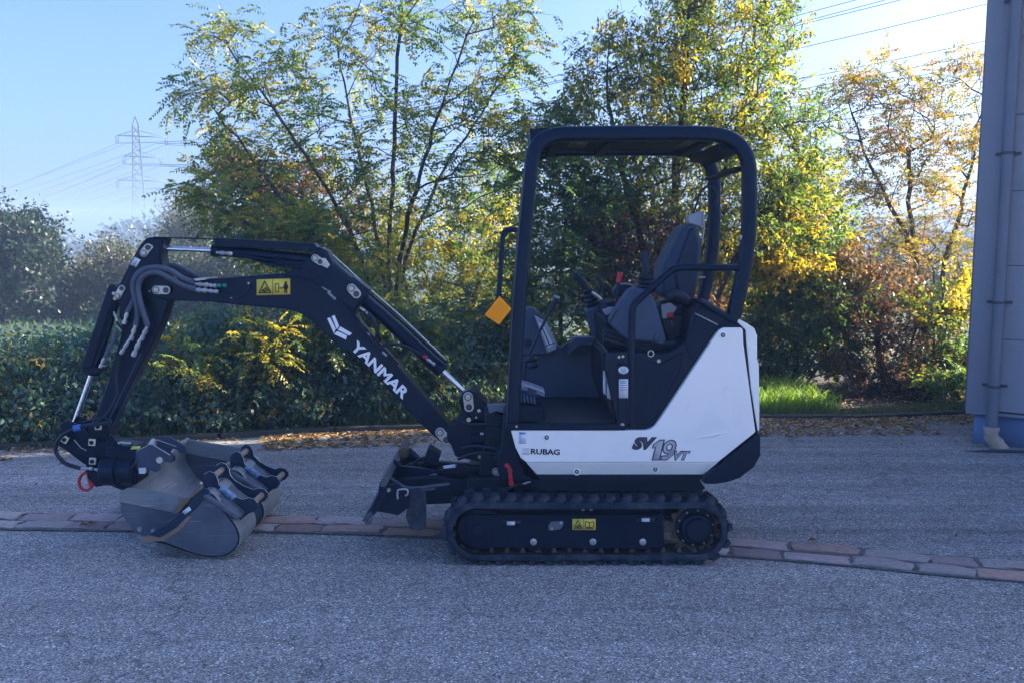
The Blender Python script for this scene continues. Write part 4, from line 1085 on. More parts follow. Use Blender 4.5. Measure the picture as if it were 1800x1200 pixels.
def make_track(Y0, Y1, near):
    outer, inner = oval(R_out, sag=.004), oval(R_out - 0.024, sag=.004)
    band_ = mk('rubber_track', g_join(ring_geo(outer, inner, Y0 + .004, Y1 - .004), ring_geo(oval(R_out - 0.008, sag=.004), oval(R_out - 0.034, sag=.004), Y0 - 0.001, Y0 + 0.012)), M_RUB, EX, 0.003)
    pts = [Vector((p[0], 0, p[1])) for p in outer]; pts.append(pts[0])
    Ltot = sum((pts[i + 1] - pts[i]).length for i in range(len(pts) - 1)); NL = 38
    yc = (Y0 + Y1) / 2
    for k in range(NL):
        for side in (0, 1):
            s = Ltot * (k + 0.5 * side) / NL
            p, t = along(pts, s)
            nrm = Vector((t.z, 0, -t.x))
            o = bpy.data.objects.new('lug', lugs[side]); C.objects.link(o); o.parent = band_
            Mx = Matrix((t, Vector((0, 1, 0)), nrm)).transposed().to_4x4()
            if Mx.determinant() < 0: Mx = Matrix((-t, Vector((0, 1, 0)), nrm)).transposed().to_4x4()
            Mx.translation = Vector((p.x, yc, p.z)) - BASE[band_.name]
            o.matrix_local = Mx
    # steel cores showing on the inside
    gs = []
    ip = [Vector((p[0], 0, p[1])) for p in inner]; ip.append(ip[0])
    Li = sum((ip[i + 1] - ip[i]).length for i in range(len(ip) - 1))
    for k in range(38):
        p, t = along(ip, Li * k / 38); nrm = Vector((-t.z, 0, t.x))
        w = t * 0.014; h = nrm * 0.026
        for yy in (yc - 0.045, yc + 0.02):
            a = Vector((p.x, yy, p.z))
            V = [a - w, a + w, a + w * .5 + h, a - w * .5 + h]; V2 = [v + Vector((0, .022, 0)) for v in V]
            gs.append((V + V2, [(0, 1, 2, 3), (7, 6, 5, 4), (0, 4, 5, 1), (1, 5, 6, 2), (2, 6, 7, 3), (3, 7, 4, 0)]))
    c_ = mk('track_core', g_join(*gs), M_RUST, EX, smooth=False); c_['kind'] = 'stuff'
    return band_
make_track(TY0, TY1, True); make_track(FY0, FY1, False)

def side_frame(Y0, Y1, near):
    yf = Y0 + 0.03 if near else Y1 - 0.03
    f = plate('track_frame', [(818, 905), (1166, 905), (1168, 962), (1150, 964), (830, 962), (818, 950)], Y0 + 0.028, Y1 - 0.03, M_BLK, EX, 0.006, ref=TY0 + .03)
    plate('frame_rail', [(850, 893), (1165, 893), (1165, 902), (850, 902)], Y0 + 0.10, Y1 - 0.06, M_BLKM, EX, 0.003, ref=TY0 + .1)
    return f
tf = side_frame(TY0, TY1, True); side_frame(FY0, FY1, False)
plate('frame_lip', [(818, 904.2), (1163, 904.2), (1163, 908), (818, 908)], TY0 + 0.018, TY0 + 0.03, M_BLK, tf, 0.001, ref=TY0 + .02)
for (Y0, Y1) in ((TY0, TY1), (FY0, FY1)):
    yc = (Y0 + Y1) / 2
    idl = mk('idler', g_join(g_lathe(Vector((xl + .01, Y0 + .045, zc)), (0, 1, 0), [(0, .11), (.02, .128), (.06, .128), (.08, .118), (.12, .128), (.14, .11)], 32), g_lathe(Vector((xl + .01, Y0 + .02, zc)), (0, 1, 0), [(0, .03), (.03, .045), (.04, .045)], 20)), M_BLKM, EX, 0.0)
    # sprocket with teeth
    pts = []
    NT = 13
    for k in range(NT * 6):
        a = 2 * math.pi * k / (NT * 6); ph = k % 6
        r = (0.120, 0.122, 0.138, 0.142, 0.136, 0.121)[ph]
        pts.append((xr + r * math.cos(a), zc + r * math.sin(a)))
    mk('sprocket', g_xz(pts, yc - 0.022, yc - 0.006), M_RUST, EX, 0.003)
    if Y0 == TY0:
        hub = mk('drive_hub', g_join(g_lathe(Vector((xr, Y0 + .085, zc)), (0, -1, 0), [(0, .108), (.012, .108), (.014, .085), (.045, .082), (.05, .070)], 40), g_lathe(Vector((xr + .005, Y0 + .04, zc)), (0, -1, 0), [(0, .066), (.018, .064), (.022, .058)], 40)), M_BLKM, EX, 0.002)
        for k in range(10):
            a = 2 * math.pi * k / 10 + .2
            c = Vector((xr + .096 * math.cos(a), Y0 + .073, zc + .096 * math.sin(a)))
            mk('hub_bolt', g_cyl(c, c + Vector((0, -.009, 0)), .006, 6), M_ZINC, hub)
    for px_ in (938, 1043, 1131):
        x_ = P3(px_, 960, TY0).x
        rl = mk('track_roller', g_join(g_lathe(Vector((x_, Y0 + .05, zb + .088)), (0, 1, 0), [(0, .040), (.01, .055), (.045, .055), (.05, .045), (.08, .045), (.085, .055), (.12, .055), (.13, .04)], 28)), M_BLKM, EX)
        if Y0 == TY0:
            mk('roller_cap', g_join(g_lathe(Vector((x_, Y0 + .028, zb + .098)), (0, -1, 0), [(0, .018), (.006, .018), (.008, .014)], 20), g_cyl(Vector((x_, Y0 + .020, zb + .098)), Vector((x_, Y0 + .014, zb + .098)), .010, 6)), M_ZINC, rl)
# frame details: labels, cover plate, warning sticker
for px_, py_ in ((898, 919), (1135, 913)):
    plate('frame_tag', [(px_ - 7, py_ - 3.2), (px_ + 7, py_ - 3.2), (px_ + 7, py_ + 3.2), (px_ - 7, py_ + 3.2)], TY0 + .0265, TY0 + .028, M_STK, EX, 0)
    plate('frame_pocket', [(px_ - 18, py_ - 5), (px_ + 18, py_ - 5), (px_ + 15, py_ + 5), (px_ - 15, py_ + 5)], TY0 + .0275, TY0 + .0285, M_INK, EX, 0)
M_PLATE = mat('dull plate', (0.13, 0.14, 0.16), 0.5, metal=0.3)
cv = plate('cover_plate', [(964, 923), (969, 916), (988, 915), (991, 917), (990, 923), (984, 930), (967, 932), (964, 930)], TY0 + .022, TY0 + .028, M_PLATE, EX, 0.002)
bolt(970, 928, 2.4, TY0 + .022); bolt(986, 918, 2.4, TY0 + .022)
for px_ in (1025, 1039): bolt(px_, 894, 3.2, TY0 + .1)
def warn_sticker(x0, y0, x1, y1, Y, kind, parent=EX, skew=0.0):
    """yellow sticker with a black triangle and a second pictogram"""
    def q(u, v): return (x0 + (x1 - x0) * u, y0 + (y1 - y0) * v + skew * u)
    s = plate('warning_sticker', [q(0, 0), q(1, 0), q(1, 1), q(0, 1)], Y - .0012, Y, M_YEL, parent, 0)
    if BASE[parent.name] is not None and parent is not EX: return s
    Yk = Y - .0014
    def line(a, b, w):
        ax, ay = q(*a); bx, by = q(*b); dx, dy = bx - ax, by - ay; l = math.hypot(dx, dy) or 1; nx, ny = -dy / l * w / 2, dx / l * w / 2
        return g_prism([(ax + nx, ay + ny), (bx + nx, by + ny), (bx - nx, by - ny), (ax - nx, ay - ny)], Yk - .0008, Yk)
    w = (y1 - y0) * .075
    g = [line((.08, .84), (.24, .12), w), line((.24, .12), (.42, .84), w), line((.06, .84), (.44, .84), w), line((.485, .02), (.485, .98), w * .5)]
    g += [line((.15, .76), (.30, .50), w), line((.20, .76), (.36, .70), w), line((.18, .66), (.26, .78), w), line((.28, .56), (.34, .72), w)]
    if kind == 'man':
        g += [line((.56, .3), (.66, .3), w * .7), line((.56, .82), (.66, .82), w * .7), line((.56, .3), (.56, .82), w * .7), line((.66, .3), (.66, .82), w * .7), line((.69, .6), (.78, .6), w * .8), line((.71, .52), (.69, .6), w * .7), line((.76, .52), (.78, .6), w * .7)]
        g += [line((.87, .42), (.87, .70), w * 2.6), line((.82, .40), (.92, .40), w * 1.5), line((.845, .68), (.84, .92), w * 1.1), line((.895, .68), (.9, .92), w * 1.1), line((.815, .42), (.81, .62), w * .8), line((.925, .42), (.93, .62), w * .8), disc(*q(.87, .26), (y1 - y0) * .09, Yk, .0008, 12)]
    else:
        g += [line((.56, .25), (.56, .72), w), line((.92, .25), (.92, .72), w), line((.74, .32), (.74, .80), w), line((.56, .25), (.74, .32), w), line((.92, .25), (.74, .32), w), line((.56, .72), (.74, .80), w), line((.92, .72), (.74, .80), w), line((.54, .86), (.94, .86), w * .8)]
    mk('pictogram', g_join(*g), M_INK, s, smooth=False)
    return s
warn_sticker(1006, 911, 1047, 930.5, TY0 + .028, 'book')

# carbody between the tracks and turntable
mk('undercarriage', g_join(g_box(-0.25, 0.95, TY1 - .02, FY0 + .02, 0.20, 0.42), g_cyl(Vector((.42, 5.07, .42)), Vector((.42, 5.07, .50)), .30, 40)), M_BLKM, EX, 0.01)
mk('turntable', g_cyl(Vector((.42, 5.07, .44)), Vector((.42, 5.07, .555)), .36, 48), M_BLKM, EX, 0.01)

# ---------------------------------------------------------------- dozer blade
bp_ = [(637, 914), (640, 915), (655, 905), (668, 885), (676, 866), (683, 848), (712, 776), (706, 772), (698, 779)]
bx = [(637, 914), (644, 916), (664, 898), (676, 876), (681, 851), (676, 846), (667, 848), (664, 868), (652, 892)]
blade = plate('dozer_blade', bx, 4.56, 5.58, M_BLKM, EX, 0.003)
plate('blade_edge', [(636, 915), (641, 917), (655, 905), (651, 898), (640, 908)], 4.555, 5.585, M_STEEL, EX, 0.002)
rail = plate('blade_top_rail', [(668, 846), (675, 843), (681, 850), (676, 856), (667, 853)], 4.556, 5.584, M_STEEL, EX, 0.003)
for yy in (4.60, 4.98, 5.36):
    plate('blade_rib', [(681, 851), (700, 850), (722, 872), (720, 890), (700, 905), (664, 898), (676, 876)], yy, yy + .014, M_BLKM, EX, 0.002, ref=4.60)
for yy in (4.88, 5.22):
    plate('blade_arm', [(668, 872), (700, 850), (760, 846), (830, 852), (880, 880), (880, 905), (820, 892), (700, 898), (672, 896)], yy - .03, yy + .03, M_BLKM, EX, 0.008, ref=4.75)
plate('blade_crossbeam', [(680, 858), (735, 852), (740, 890), (690, 900)], 4.88, 5.26, M_BLKM, EX, 0.01, ref=4.8)
# shackle loop, pins and rubber flap at the near end
mk('tie_down_loop', g_tube([P3(*p) for p in [(699, 876, 4.6), (699, 862, 4.6), (704, 859, 4.6), (714, 859, 4.6), (717, 862, 4.6), (716, 868, 4.6), (712, 870, 4.6)]], .005, 8, 4), M_ZINC, EX)
for px_ in (687, 700): mk('blade_pin', g_join(g_cyl(P3(px_, 884, 4.62), P3(px_, 897, 4.62), .012, 14), g_cyl(P3(px_, 882, 4.62), P3(px_, 885, 4.62), .015, 14)), M_RUST, EX, 0.001)
mk('blade_pin', g_cyl(P3(704, 892, 4.62), P3(715, 892, 4.62), .009, 12), M_ZINC, EX)
bolt(683, 860, 4, 4.60)
hose('blade_hose', [(684, 838, 4.72), (700, 848, 4.70), (715, 856, 4.70), (740, 856, 4.72), (760, 853, 4.74), (790, 850, 4.76)], .008, M_HOSE)
hose('blade_hose', [(676, 846, 4.74), (696, 853, 4.72), (712, 861, 4.72), (738, 861, 4.74), (765, 858, 4.76)], .007, M_HOSE)
plate('rubber_flap', [(716, 872), (722, 862), (735, 858), (748, 866), (749, 900), (748, 928), (735, 933), (722, 930), (713, 908), (716, 890)], 4.66, 4.69, M_RUB, EX, 0.006)
# blade cylinder group
mk('blade_cylinder', g_join(g_cyl(P3(770, 834, 4.98), P3(852, 829, 5.0), .045, 24), g_cyl(P3(850, 829, 5.0), P3(880, 828, 5.0), .022, 20)), M_BLK, EX, 0.004)
plate('cylinder_guard', [(692, 806), (705, 818), (772, 826), (852, 820), (852, 831), (776, 840), (768, 842), (700, 838), (690, 820)], 4.93, 4.96, M_BLK, EX, 0.005)
plate('cylinder_guard', [(778, 823), (806, 817), (850, 820), (850, 828), (780, 833)], 4.88, 4.93, M_BLK, EX, 0.004)
plate('guard_label', [(779, 818), (800, 815), (801, 821), (780, 823)], 4.872, 4.875, M_STK, EX, 0.0)
plate('valve_block', [(743, 812), (752, 786), (774, 800), (768, 818)], 5.0, 5.12, M_BLK, EX, 0.006)
hose('blade_hose', [(710, 812, 5.2), (712, 794, 5.2), (722, 790, 5.2), (728, 800, 5.18), (752, 812, 5.12)], .012, M_HOSEB)
hose('blade_hose', [(722, 818, 5.1), (740, 805, 5.1), (752, 802, 5.05)], .008, M_HOSEB)
mk('blade_clevis', g_join(disc(711, 793, 10, 5.2, .03), disc(711, 793, 4, 5.165, .012)), M_RUST, EX, 0.002)
pin_plate(758, 840, 12, 6.5, -18, 4.925)
pin_plate(877, 831, 12, 6.5, 28, 4.86)
plate('blade_bracket', [(845, 800), (905, 800), (925, 850), (870, 860), (840, 850)], 4.86, 5.26, M_BLKM, EX, 0.01)
mk('lock_lever', g_tube([P3(*p) for p in [(890, 817, 4.70), (893, 818, 4.69), (896, 824, 4.69), (897, 834, 4.69), (899, 851, 4.70)]], [.010, .014, .014, .011, .010, .011, .013] * 4, 12, 4), M_RED, EX)
fitting((918, 850, 4.72), (934, 845, 4.72), .006); hose('drain_hose', [(880, 862, 4.8), (900, 855, 4.76), (920, 849, 4.72)], .009, M_HOSEB)
fitting((838, 836, 4.85), (852, 842, 4.85), .007)

# ---------------------------------------------------------------- swing post
sw = plate('swing_bracket', [(786, 752), (800, 742), (812, 722), (806, 702), (812, 690), (824, 685), (836, 690), (845, 702), (857, 712), (858, 800), (846, 812), (800, 802), (792, 780), (784, 776)], 4.97, 5.17, M_BLK, EX, 0.010)
plate('swing_post', [(856, 714), (880, 726), (892, 724), (892, 812), (850, 812), (850, 720)], 4.90, 5.24, M_BLK, EX, 0.012)
for i, (y0, y1) in enumerate(((724, 738), (742, 758), (762, 776), (780, 796))):
    plate('swing_knuckle', [(826 + i % 2 * 4, y0), (866, y0 + 1), (866, y1), (828 + i % 2 * 3, y1)], 4.945 - .008 * (i % 2), 5.20, M_BLKM, EX, 0.005)
plate('swing_cover', [(857, 712), (873, 710), (890, 711), (890, 727), (872, 722), (860, 727)], 4.88, 4.93, mat('pale cover', (0.12, 0.14, 0.19), 0.4), EX, 0.004)
for a in ((842, 721, 3), (824, 737, 4), (837, 733, 2), (853, 789, 4), (843, 802, 3), (861, 801, 3), (882, 803, 2.5), (849, 814, 2.6)): bolt(*a, 4.93)
plate('grease_nipple', [(844, 760.5), (851, 760.5), (851, 763.5), (844, 763.5)], 4.92, 4.94, M_STK, EX, 0.001)
plate('grease_nipple', [(884, 782), (887, 782), (887, 789), (884, 789)], 4.88, 4.90, M_STK, EX, 0.001)
for k, pts in enumerate(([(800, 735, 5.0), (830, 745, 4.93), (860, 744, 4.90), (892, 748, 4.9)], [(812, 786, 4.96), (835, 783, 4.92), (862, 786, 4.9), (892, 790, 4.9)], [(806, 806, 4.95), (830, 797, 4.90), (858, 795, 4.88), (890, 800, 4.9)])):
    hose('swing_hose', pts, .010, M_HOSEB)
plate('front_carrier', [(885, 722), (905, 726), (905, 780), (925, 832), (945, 846), (880, 846), (870, 800), (880, 790)], 4.70, 5.44, M_BLKM, EX, 0.012)
pin_plate(823.5, 706, 18, 8.5, 84, 4.965)
pin_plate(779, 766, 17, 8.5, 50, 4.985)

# ---------------------------------------------------------------- boom
BY0, BY1 = 5.00, 5.14
boom_px = [(272, 496), (284, 489), (300, 488), (337, 494), (500, 481), (490, 480.5), (520, 470), (545, 455), (553, 437), (560, 434), (575, 441), (588, 466), (616, 488), (640, 508), (646, 520),
           (636, 534), (627, 541), (624, 552), (630, 566), (653, 594), (675, 617), (707, 652), (754, 708), (786, 743), (793, 755), (794, 770), (786, 779), (776, 778), (745, 750), (644, 642), (588, 603), (549, 564), (536, 556), (520, 548), (500, 543), (440, 538), (370, 531), (308, 529), (288, 528), (270, 520), (264, 508)]
boom_px = [p for p in boom_px if p != (490, 480.5)]
boom = plate('boom', boom_px, BY0, BY1, M_BLK, EX, 0.008)
# welded side plate edge and raised lobe
plate('boom_side_plate', [(545, 457), (555, 441), (562, 439), (573, 446), (586, 470), (638, 511), (641, 520), (630, 534), (622, 541), (612, 538), (590, 520), (560, 502), (520, 486)], BY0 - .008, BY0, M_BLK, EX, 0.003)
plate('boom_side_plate', [(745, 712), (755, 708), (790, 748), (792, 770), (782, 778), (745, 745), (735, 735)], BY0 - .010, BY0, M_BLK, EX, 0.003)
pin_plate(558, 457, 11, 6.5, 35, BY0 - .008)
plate('cylinder_ear', [(562, 454), (572, 454), (580, 466), (575, 472), (563, 466)], BY0 - .012, BY0 - .004, M_ZINC, EX, 0.002)
pin_plate(622, 512, 13, 8, 48, BY0 - .010)
pin_plate(283, 510, 17, 7.5, 2, BY0 - .022)
# top edge rail, paler than the boom
mk('boom_top_edge', g_tube([P3(x, y, BY0 + .006) for x, y in ((338, 493), (420, 486.5), (498, 480.5))], .004, 6), M_STEEL, EX)
# arm cylinder on top with guard
mk('arm_cylinder', g_join(g_cyl(P3(376, 440, 5.07), P3(566, 458, 5.07), m_(9.5, 5.07), 24), g_lathe(P3(376, 440, 5.07), P3(566, 458, 5.07) - P3(376, 440, 5.07), [(-.01, .030), (-.008, .038), (.03, .038), (.032, .03)], 24)), M_BLK, EX, 0.002)
mk('arm_cylinder_rod', g_cyl(P3(276, 436.5, 5.07), P3(377, 440.5, 5.07), .0135, 20), M_CHROME, EX)
plate('cylinder_guard', [(378, 418), (552, 428), (560, 438), (552, 442), (376, 434)], 5.02, 5.12, M_BLK, EX, 0.004)
mk('guard_rail', g_tube([P3(x, y, 5.02) for x, y in ((270, 417.5), (330, 419), (378, 421))], .004, 8), M_BLKM, EX)
fitting((380, 444, 5.03), (408, 446, 5.03), .010); fitting((404, 446, 5.03), (412, 447, 5.03), .008, material=M_YEL)
hose('cylinder_pipe', [(410, 447, 5.03), (470, 458, 5.02), (520, 470, 5.01), (548, 478, 5.0)], .011, M_BLK)
plate('boom_web', [(430, 452), (552, 462), (545, 470), (480, 470)], 5.03, 5.11, M_BLK, EX, 0.003)
# boom cylinder (two rails and rod)
mk('boom_cylinder', g_join(g_cyl(P3(634, 520, 5.07), P3(776, 650, 5.07), m_(12, 5.07), 24), g_lathe(P3(764, 639, 5.07), P3(776, 650, 5.07) - P3(764, 639, 5.07), [(0, .042), (.06, .044), (.065, .03)], 24)), M_BLK, EX, 0.002)
mk('boom_cylinder_rod', g_cyl(P3(774, 648, 5.07), P3(822, 692, 5.07), .0165, 20), M_CHROME, EX)
mk('cylinder_guard', g_tube([P3(x, y, 5.02) for x, y in ((556, 436), (590, 466), (612, 485), (645, 512), (700, 560), (785, 638))], .007, 8), M_BLKM, EX)
mk('cylinder_guard', g_tube([P3(x, y, 5.10) for x, y in ((570, 436), (604, 466), (640, 500), (700, 552), (784, 632))], .005, 8), M_ZINC, EX)
plate('guard_bracket', [(612, 486), (622, 488), (650, 510), (644, 516)], 5.01, 5.13, M_BLK, EX, 0.003)
for pts in ([(630, 543, 4.99), (650, 553, 4.97), (660, 572, 4.97), (662, 592, 4.98), (655, 600, 5.0)], [(640, 550, 5.0), (655, 565, 4.99), (664, 585, 5.0), (668, 600, 5.02)], [(664, 612, 5.0), (680, 606, 4.99), (705, 606, 4.99), (728, 616, 5.0), (746, 628, 5.0)], [(628, 560, 5.0), (634, 572, 4.98), (648, 592, 4.98), (668, 610, 5.0)]):
    hose('boom_hose', pts, .0095, M_HOSEB)
fitting((633, 541, 4.98), (648, 552, 4.97), .007)
fitting((748, 629, 4.99), (765, 641, 4.99), .008); plate('hose_tag', [(745, 623), (752, 627), (749, 632), (742, 627)], 4.97, 4.985, M_RED, EX, 0)
fitting((566, 504, 4.985), (582, 514, 4.985), .006); fitting((576, 514, 4.985), (590, 526, 4.985), .007)
fitting((634, 574, 4.985), (650, 590, 4.985), .007); fitting((672, 618, 4.99), (680, 625, 4.99), .006)
hose('boom_pipe', [(500, 484, 4.99), (540, 490, 4.985), (572, 506, 4.985), (600, 530, 4.985), (628, 562, 4.985), (670, 608, 4.99), (700, 640, 4.99)], .006, M_BLK)
# yellow warning sticker on the boom
warn_sticker(451, 491.5, 510, 519.5, BY0, 'man', skew=-1.8)
# maker's lettering and mark
mk('lettering', text_geo('YANMAR', (614, 611), (708, 702), 20, BY0, offset=0.035, space=0.98), M_LET, EX, smooth=False)
def along_boom(u, v):
    """u along the lettering direction, v up across it, in photo pixels from (576,560)"""
    a = math.radians(44); return (586 + u * math.cos(a) + v * math.sin(a), 588 + u * math.sin(a) - v * math.cos(a))
logo = []
for poly in ([(575, 560), (580, 558), (590, 578), (587, 586)], [(583, 556), (588, 554), (596, 573), (592, 579)], [(587, 587), (593, 582), (610, 590), (608, 597)], [(594, 580), (598, 574), (619, 586), (614, 590)]):
    logo.append(g_prism(poly, BY0 - .002, BY0 - .0008))
mk('maker_mark', g_join(*logo), M_LET, EX, smooth=False)

# ---------------------------------------------------------------- arm
AY0, AY1 = 5.02, 5.12
arm_px = [(257, 418), (292, 417), (286, 432), (284, 450), (290, 480), (297, 505), (296, 530), (289, 556), (270, 600), (232, 672), (196, 745), (190, 760), (176, 768), (160, 762), (158, 748), (166, 735), (190, 668), (212, 590), (214, 540), (203, 530), (201, 505), (211, 497), (224, 470), (246, 430)]
arm = plate('arm', arm_px, AY0, AY1, M_BLK, EX, 0.007)
plate('arm_side_plate', [(255, 422), (284, 420), (281, 436), (279, 455), (283, 476), (296, 500), (300, 520), (284, 528), (262, 520), (240, 560), (222, 572), (210, 560), (208, 520), (218, 497), (246, 436)], AY0 - .014, AY0, M_BLK, EX, 0.004)
plate('arm_side_plate', [(255, 422), (284, 420), (281, 436), (279, 455), (283, 476), (296, 500), (300, 520), (284, 528), (262, 520), (240, 560), (222, 572), (210, 560), (208, 520), (218, 497), (246, 436)], AY1, AY1 + .014, M_BLK, EX, 0.004, ref=AY0)
mk('arm_edge', g_tube([P3(x, y, AY0 + .002) for x, y in ((248, 620), (214, 690), (190, 742))], .0035, 6), M_STEEL, EX)
plate('load_sticker', [(237, 452), (247, 457), (239, 470), (229, 465)], AY0 - .0155, AY0 - .014, M_STK, EX, 0)
mk('hook_symbol', g_tube([P3(x, y, AY0 - .0165) for x, y in ((240, 459), (238, 463), (234, 464), (234, 467), (237, 467))], .0015, 5), M_INK, EX)
pin_plate(256, 440, 12, 7, -52, AY0 - .016); bolt(266, 434, 3.5, AY0 - .016)
pin_plate(210, 514, 15, 6, -62, AY0 - .016); bolt(200, 516, 3, AY0 - .01); bolt(202, 525, 3, AY0 - .01)
# bucket cylinder
mk('bucket_cylinder', g_join(g_cyl(P3(206, 512, 5.07), P3(162, 655, 5.07), m_(10, 5.07), 24), g_lathe(P3(164, 648, 5.07), P3(162, 655, 5.07) - P3(164, 648, 5.07), [(0, .04), (.03, .042), (.035, .03)], 24)), M_BLK, EX, 0.002)
mk('bucket_cylinder_rod', g_cyl(P3(163, 652, 5.07), P3(129, 748, 5.07), .0145, 20), M_CHROME, EX)
plate('cylinder_guard', [(190, 503), (200, 500), (204, 506), (160, 648), (142, 650), (144, 640)], 5.03, 5.11, M_BLK, EX, 0.003)
mk('cylinder_pipe', g_tube([P3(x, y, 5.0) for x, y in ((204, 535), (188, 590), (168, 640))], .006, 8), M_BLKM, EX)
plate('cylinder_head', [(142, 646), (176, 646), (174, 656), (146, 655)], 5.02, 5.12, M_BLK, EX, 0.003)
# thick grey hoses arching from the boom to the arm
hose('arm_hose', [(345, 507, 4.965), (325, 503, 4.96), (300, 490, 4.95), (280, 480, 4.94), (262, 480, 4.94), (248, 490, 4.95), (243, 508, 4.96), (248, 535, 4.96), (256, 562, 4.965), (259, 572, 4.97)], .0155)
hose('arm_hose', [(343, 497, 4.975), (322, 490, 4.97), (300, 476, 4.955), (276, 470, 4.95), (252, 474, 4.95), (238, 488, 4.955), (234, 505, 4.965), (240, 535, 4.97), (242, 555, 4.98), (238, 572, 4.985)], .0155)
hose('arm_hose', [(360, 492, 5.16), (345, 486, 5.16), (318, 471, 5.16), (298, 467, 5.16), (284, 472, 5.17)], .0155)
hose('arm_hose', [(352, 494, 5.18), (330, 486, 5.18), (308, 476, 5.18), (288, 474, 5.18)], .0155)
hose('arm_hose', [(236, 524, 5.0), (230, 538, 4.985), (224, 548, 4.985)], .0145)
fitting((343, 499, 4.975), (366, 501, 4.975), .0125); fitting((364, 501, 4.975), (381, 503, 4.975), .0105)
fitting((341, 509, 4.965), (364, 511, 4.965), .0125); fitting((362, 511, 4.965), (384, 513, 4.965), .0105)
for px_ in (386, 395): mk('hose_cap', g_cyl(P3(px_ - 3, 502, 4.975), P3(px_ + 3, 502.5, 4.975), .010, 12), M_GREEN, EX)
plate('hose_bracket', [(340, 490), (362, 489), (362, 492), (344, 494)], 4.95, 5.16, M_ZINC, EX, 0.001)
hose('boom_hose', [(386, 515, 4.97), (412, 523, 4.985), (425, 520, 4.99), (438, 508, 4.99), (438, 500, 4.99)], .005, M_HOSEB)
bolt(407, 523, 2, BY0); bolt(437, 498, 2, BY0); bolt(263, 512, 1.5, AY0 - .016)
for a, b, r in (((225, 545, 4.98), (218, 570, 4.98), .011), ((238, 572, 4.975), (230, 598, 4.975), .011), ((259, 574, 4.965), (248, 598, 4.97), .011), ((228, 596, 4.98), (212, 622, 4.98), .010), ((246, 597, 4.97), (234, 626, 4.97), .012), ((200, 548, 4.98), (206, 565, 4.98), .006)):
    fitting(a, b, r)
hose('steel_pipe', [(206, 578, 4.97), (196, 605, 4.97), (184, 628, 4.97)], .0095, M_HOSE)
fitting((184, 626, 4.97), (176, 646, 4.97), .009)
mk('pipe_clamp', g_tube([P3(x, y, 4.985) for x, y in ((204, 565), (216, 580), (232, 586), (250, 590))], .005, 8), M_BLKM, EX)
mk('pipe_clamp', g_tube([P3(x, y, 4.985) for x, y in ((204, 572), (214, 583))], .004, 8), M_ZINC, EX)
hose('arm_hose', [(210, 626, 4.985), (205, 660, 4.985), (206, 690, 4.98), (196, 715, 4.97), (175, 738, 4.95), (150, 748, 4.94)], .007, M_HOSEB)

# ---------------------------------------------------------------- bucket linkage and tilting quick coupler
for yy in (4.995, 5.125):
    plate('tipping_link', [(104, 746), (118, 738), (140, 748), (160, 770), (150, 788), (128, 786), (108, 776)], yy, yy + .016, M_BLK, EX, 0.003, ref=4.99)
    plate('bucket_link', [(104, 766), (118, 762), (150, 792), (168, 802), (166, 818), (150, 814), (126, 796), (106, 782)], yy - .02, yy - .004, M_BLK, EX, 0.003, ref=4.99)
plate('arm_nose', [(156, 744), (190, 740), (192, 760), (178, 790), (172, 800), (152, 800), (150, 776), (154, 762)], 5.0, 5.14, M_BLK, EX, 0.006)
plate('hanger', [(150, 790), (168, 770), (186, 776), (198, 790), (240, 792), (240, 850), (215, 862), (190, 852), (168, 856), (152, 840), (150, 820)], 4.98, 5.16, M_BLK, EX, 0.008)
plate('hanger_edge', [(184, 768), (196, 764), (212, 784), (214, 792), (196, 790)], 4.975, 4.99, M_BLK, EX, 0.002)
mk('hanger_edge', g_tube([P3(x, y, 4.985) for x, y in ((193, 764), (206, 779))], .003, 6), M_ZINC, EX)
mk('hanger_edge', g_tube([P3(x, y, 4.975) for x, y in ((130, 772), (142, 786), (152, 791))], .003, 6), M_ZINC, EX)
mk('tilt_motor', g_join(g_lathe(P3(181, 826, 4.95), P3(238, 826, 4.95) - P3(181, 826, 4.95), [(0, .07), (.01, .085), (.09, .088), (.095, .07), (.11, .07), (.115, .082), (.18, .08)], 28)), M_BLK, EX, 0.002)
plate('tilt_body', [(186, 786), (200, 782), (238, 786), (240, 850), (214, 856), (200, 850), (184, 852)], 4.93, 5.10, M_BLKM, EX, 0.012)
for (a, b, d) in ((172, 749, 0), (161, 777, 5), (162, 810, 3), (113, 772, 32)):
    an = math.radians(d); q = [(-6, -6), (6, -6), (6, 6), (-6, 6)]
    p_ = plate('pin_plate', [(a + x * math.cos(an) - y * math.sin(an), b + x * math.sin(an) + y * math.cos(an)) for x, y in q], 4.955, 4.965, M_CREAM, EX, 0.003)
    mk('pin', g_join(disc(a, b, 3.6, 4.955, .006), disc(a, b, 1.6, 4.949, .003)), M_BLKM, p_)
    mk('pin_boss', disc(a, b, 8, 4.99, .026), M_BLKM, EX, 0.002)
plate('warning_decal', [(194, 832), (215, 832), (215, 843), (196, 842)], 4.925, 4.929, M_STK, EX, 0)
plate('warning_decal', [(194, 831), (215, 831), (215, 834), (194, 834)], 4.924, 4.9285, M_ORANGE, EX, 0)
mk('pictogram', g_join(g_prism([(204, 841), (209, 835.5), (213, 841)], 4.923, 4.9245)), M_YEL, EX)
mk('hook_plate_lug', g_tube([P3(x, y, 4.9) for x, y in ((208, 778), (214, 777), (222, 778), (230, 778))], .008, 8), M_ZINC, EX)
fitting((204, 777, 4.93), (214, 779, 4.93), .010, material=M_BLKM); fitting((222, 778, 4.93), (232, 780, 4.93), .010, material=M_BLKM)
plate('label_strip', [(232, 784), (247, 784), (244, 789), (229, 789)], 4.925, 4.93, mat('lime label', (0.55, 0.65, 0.1), .5), EX, 0)
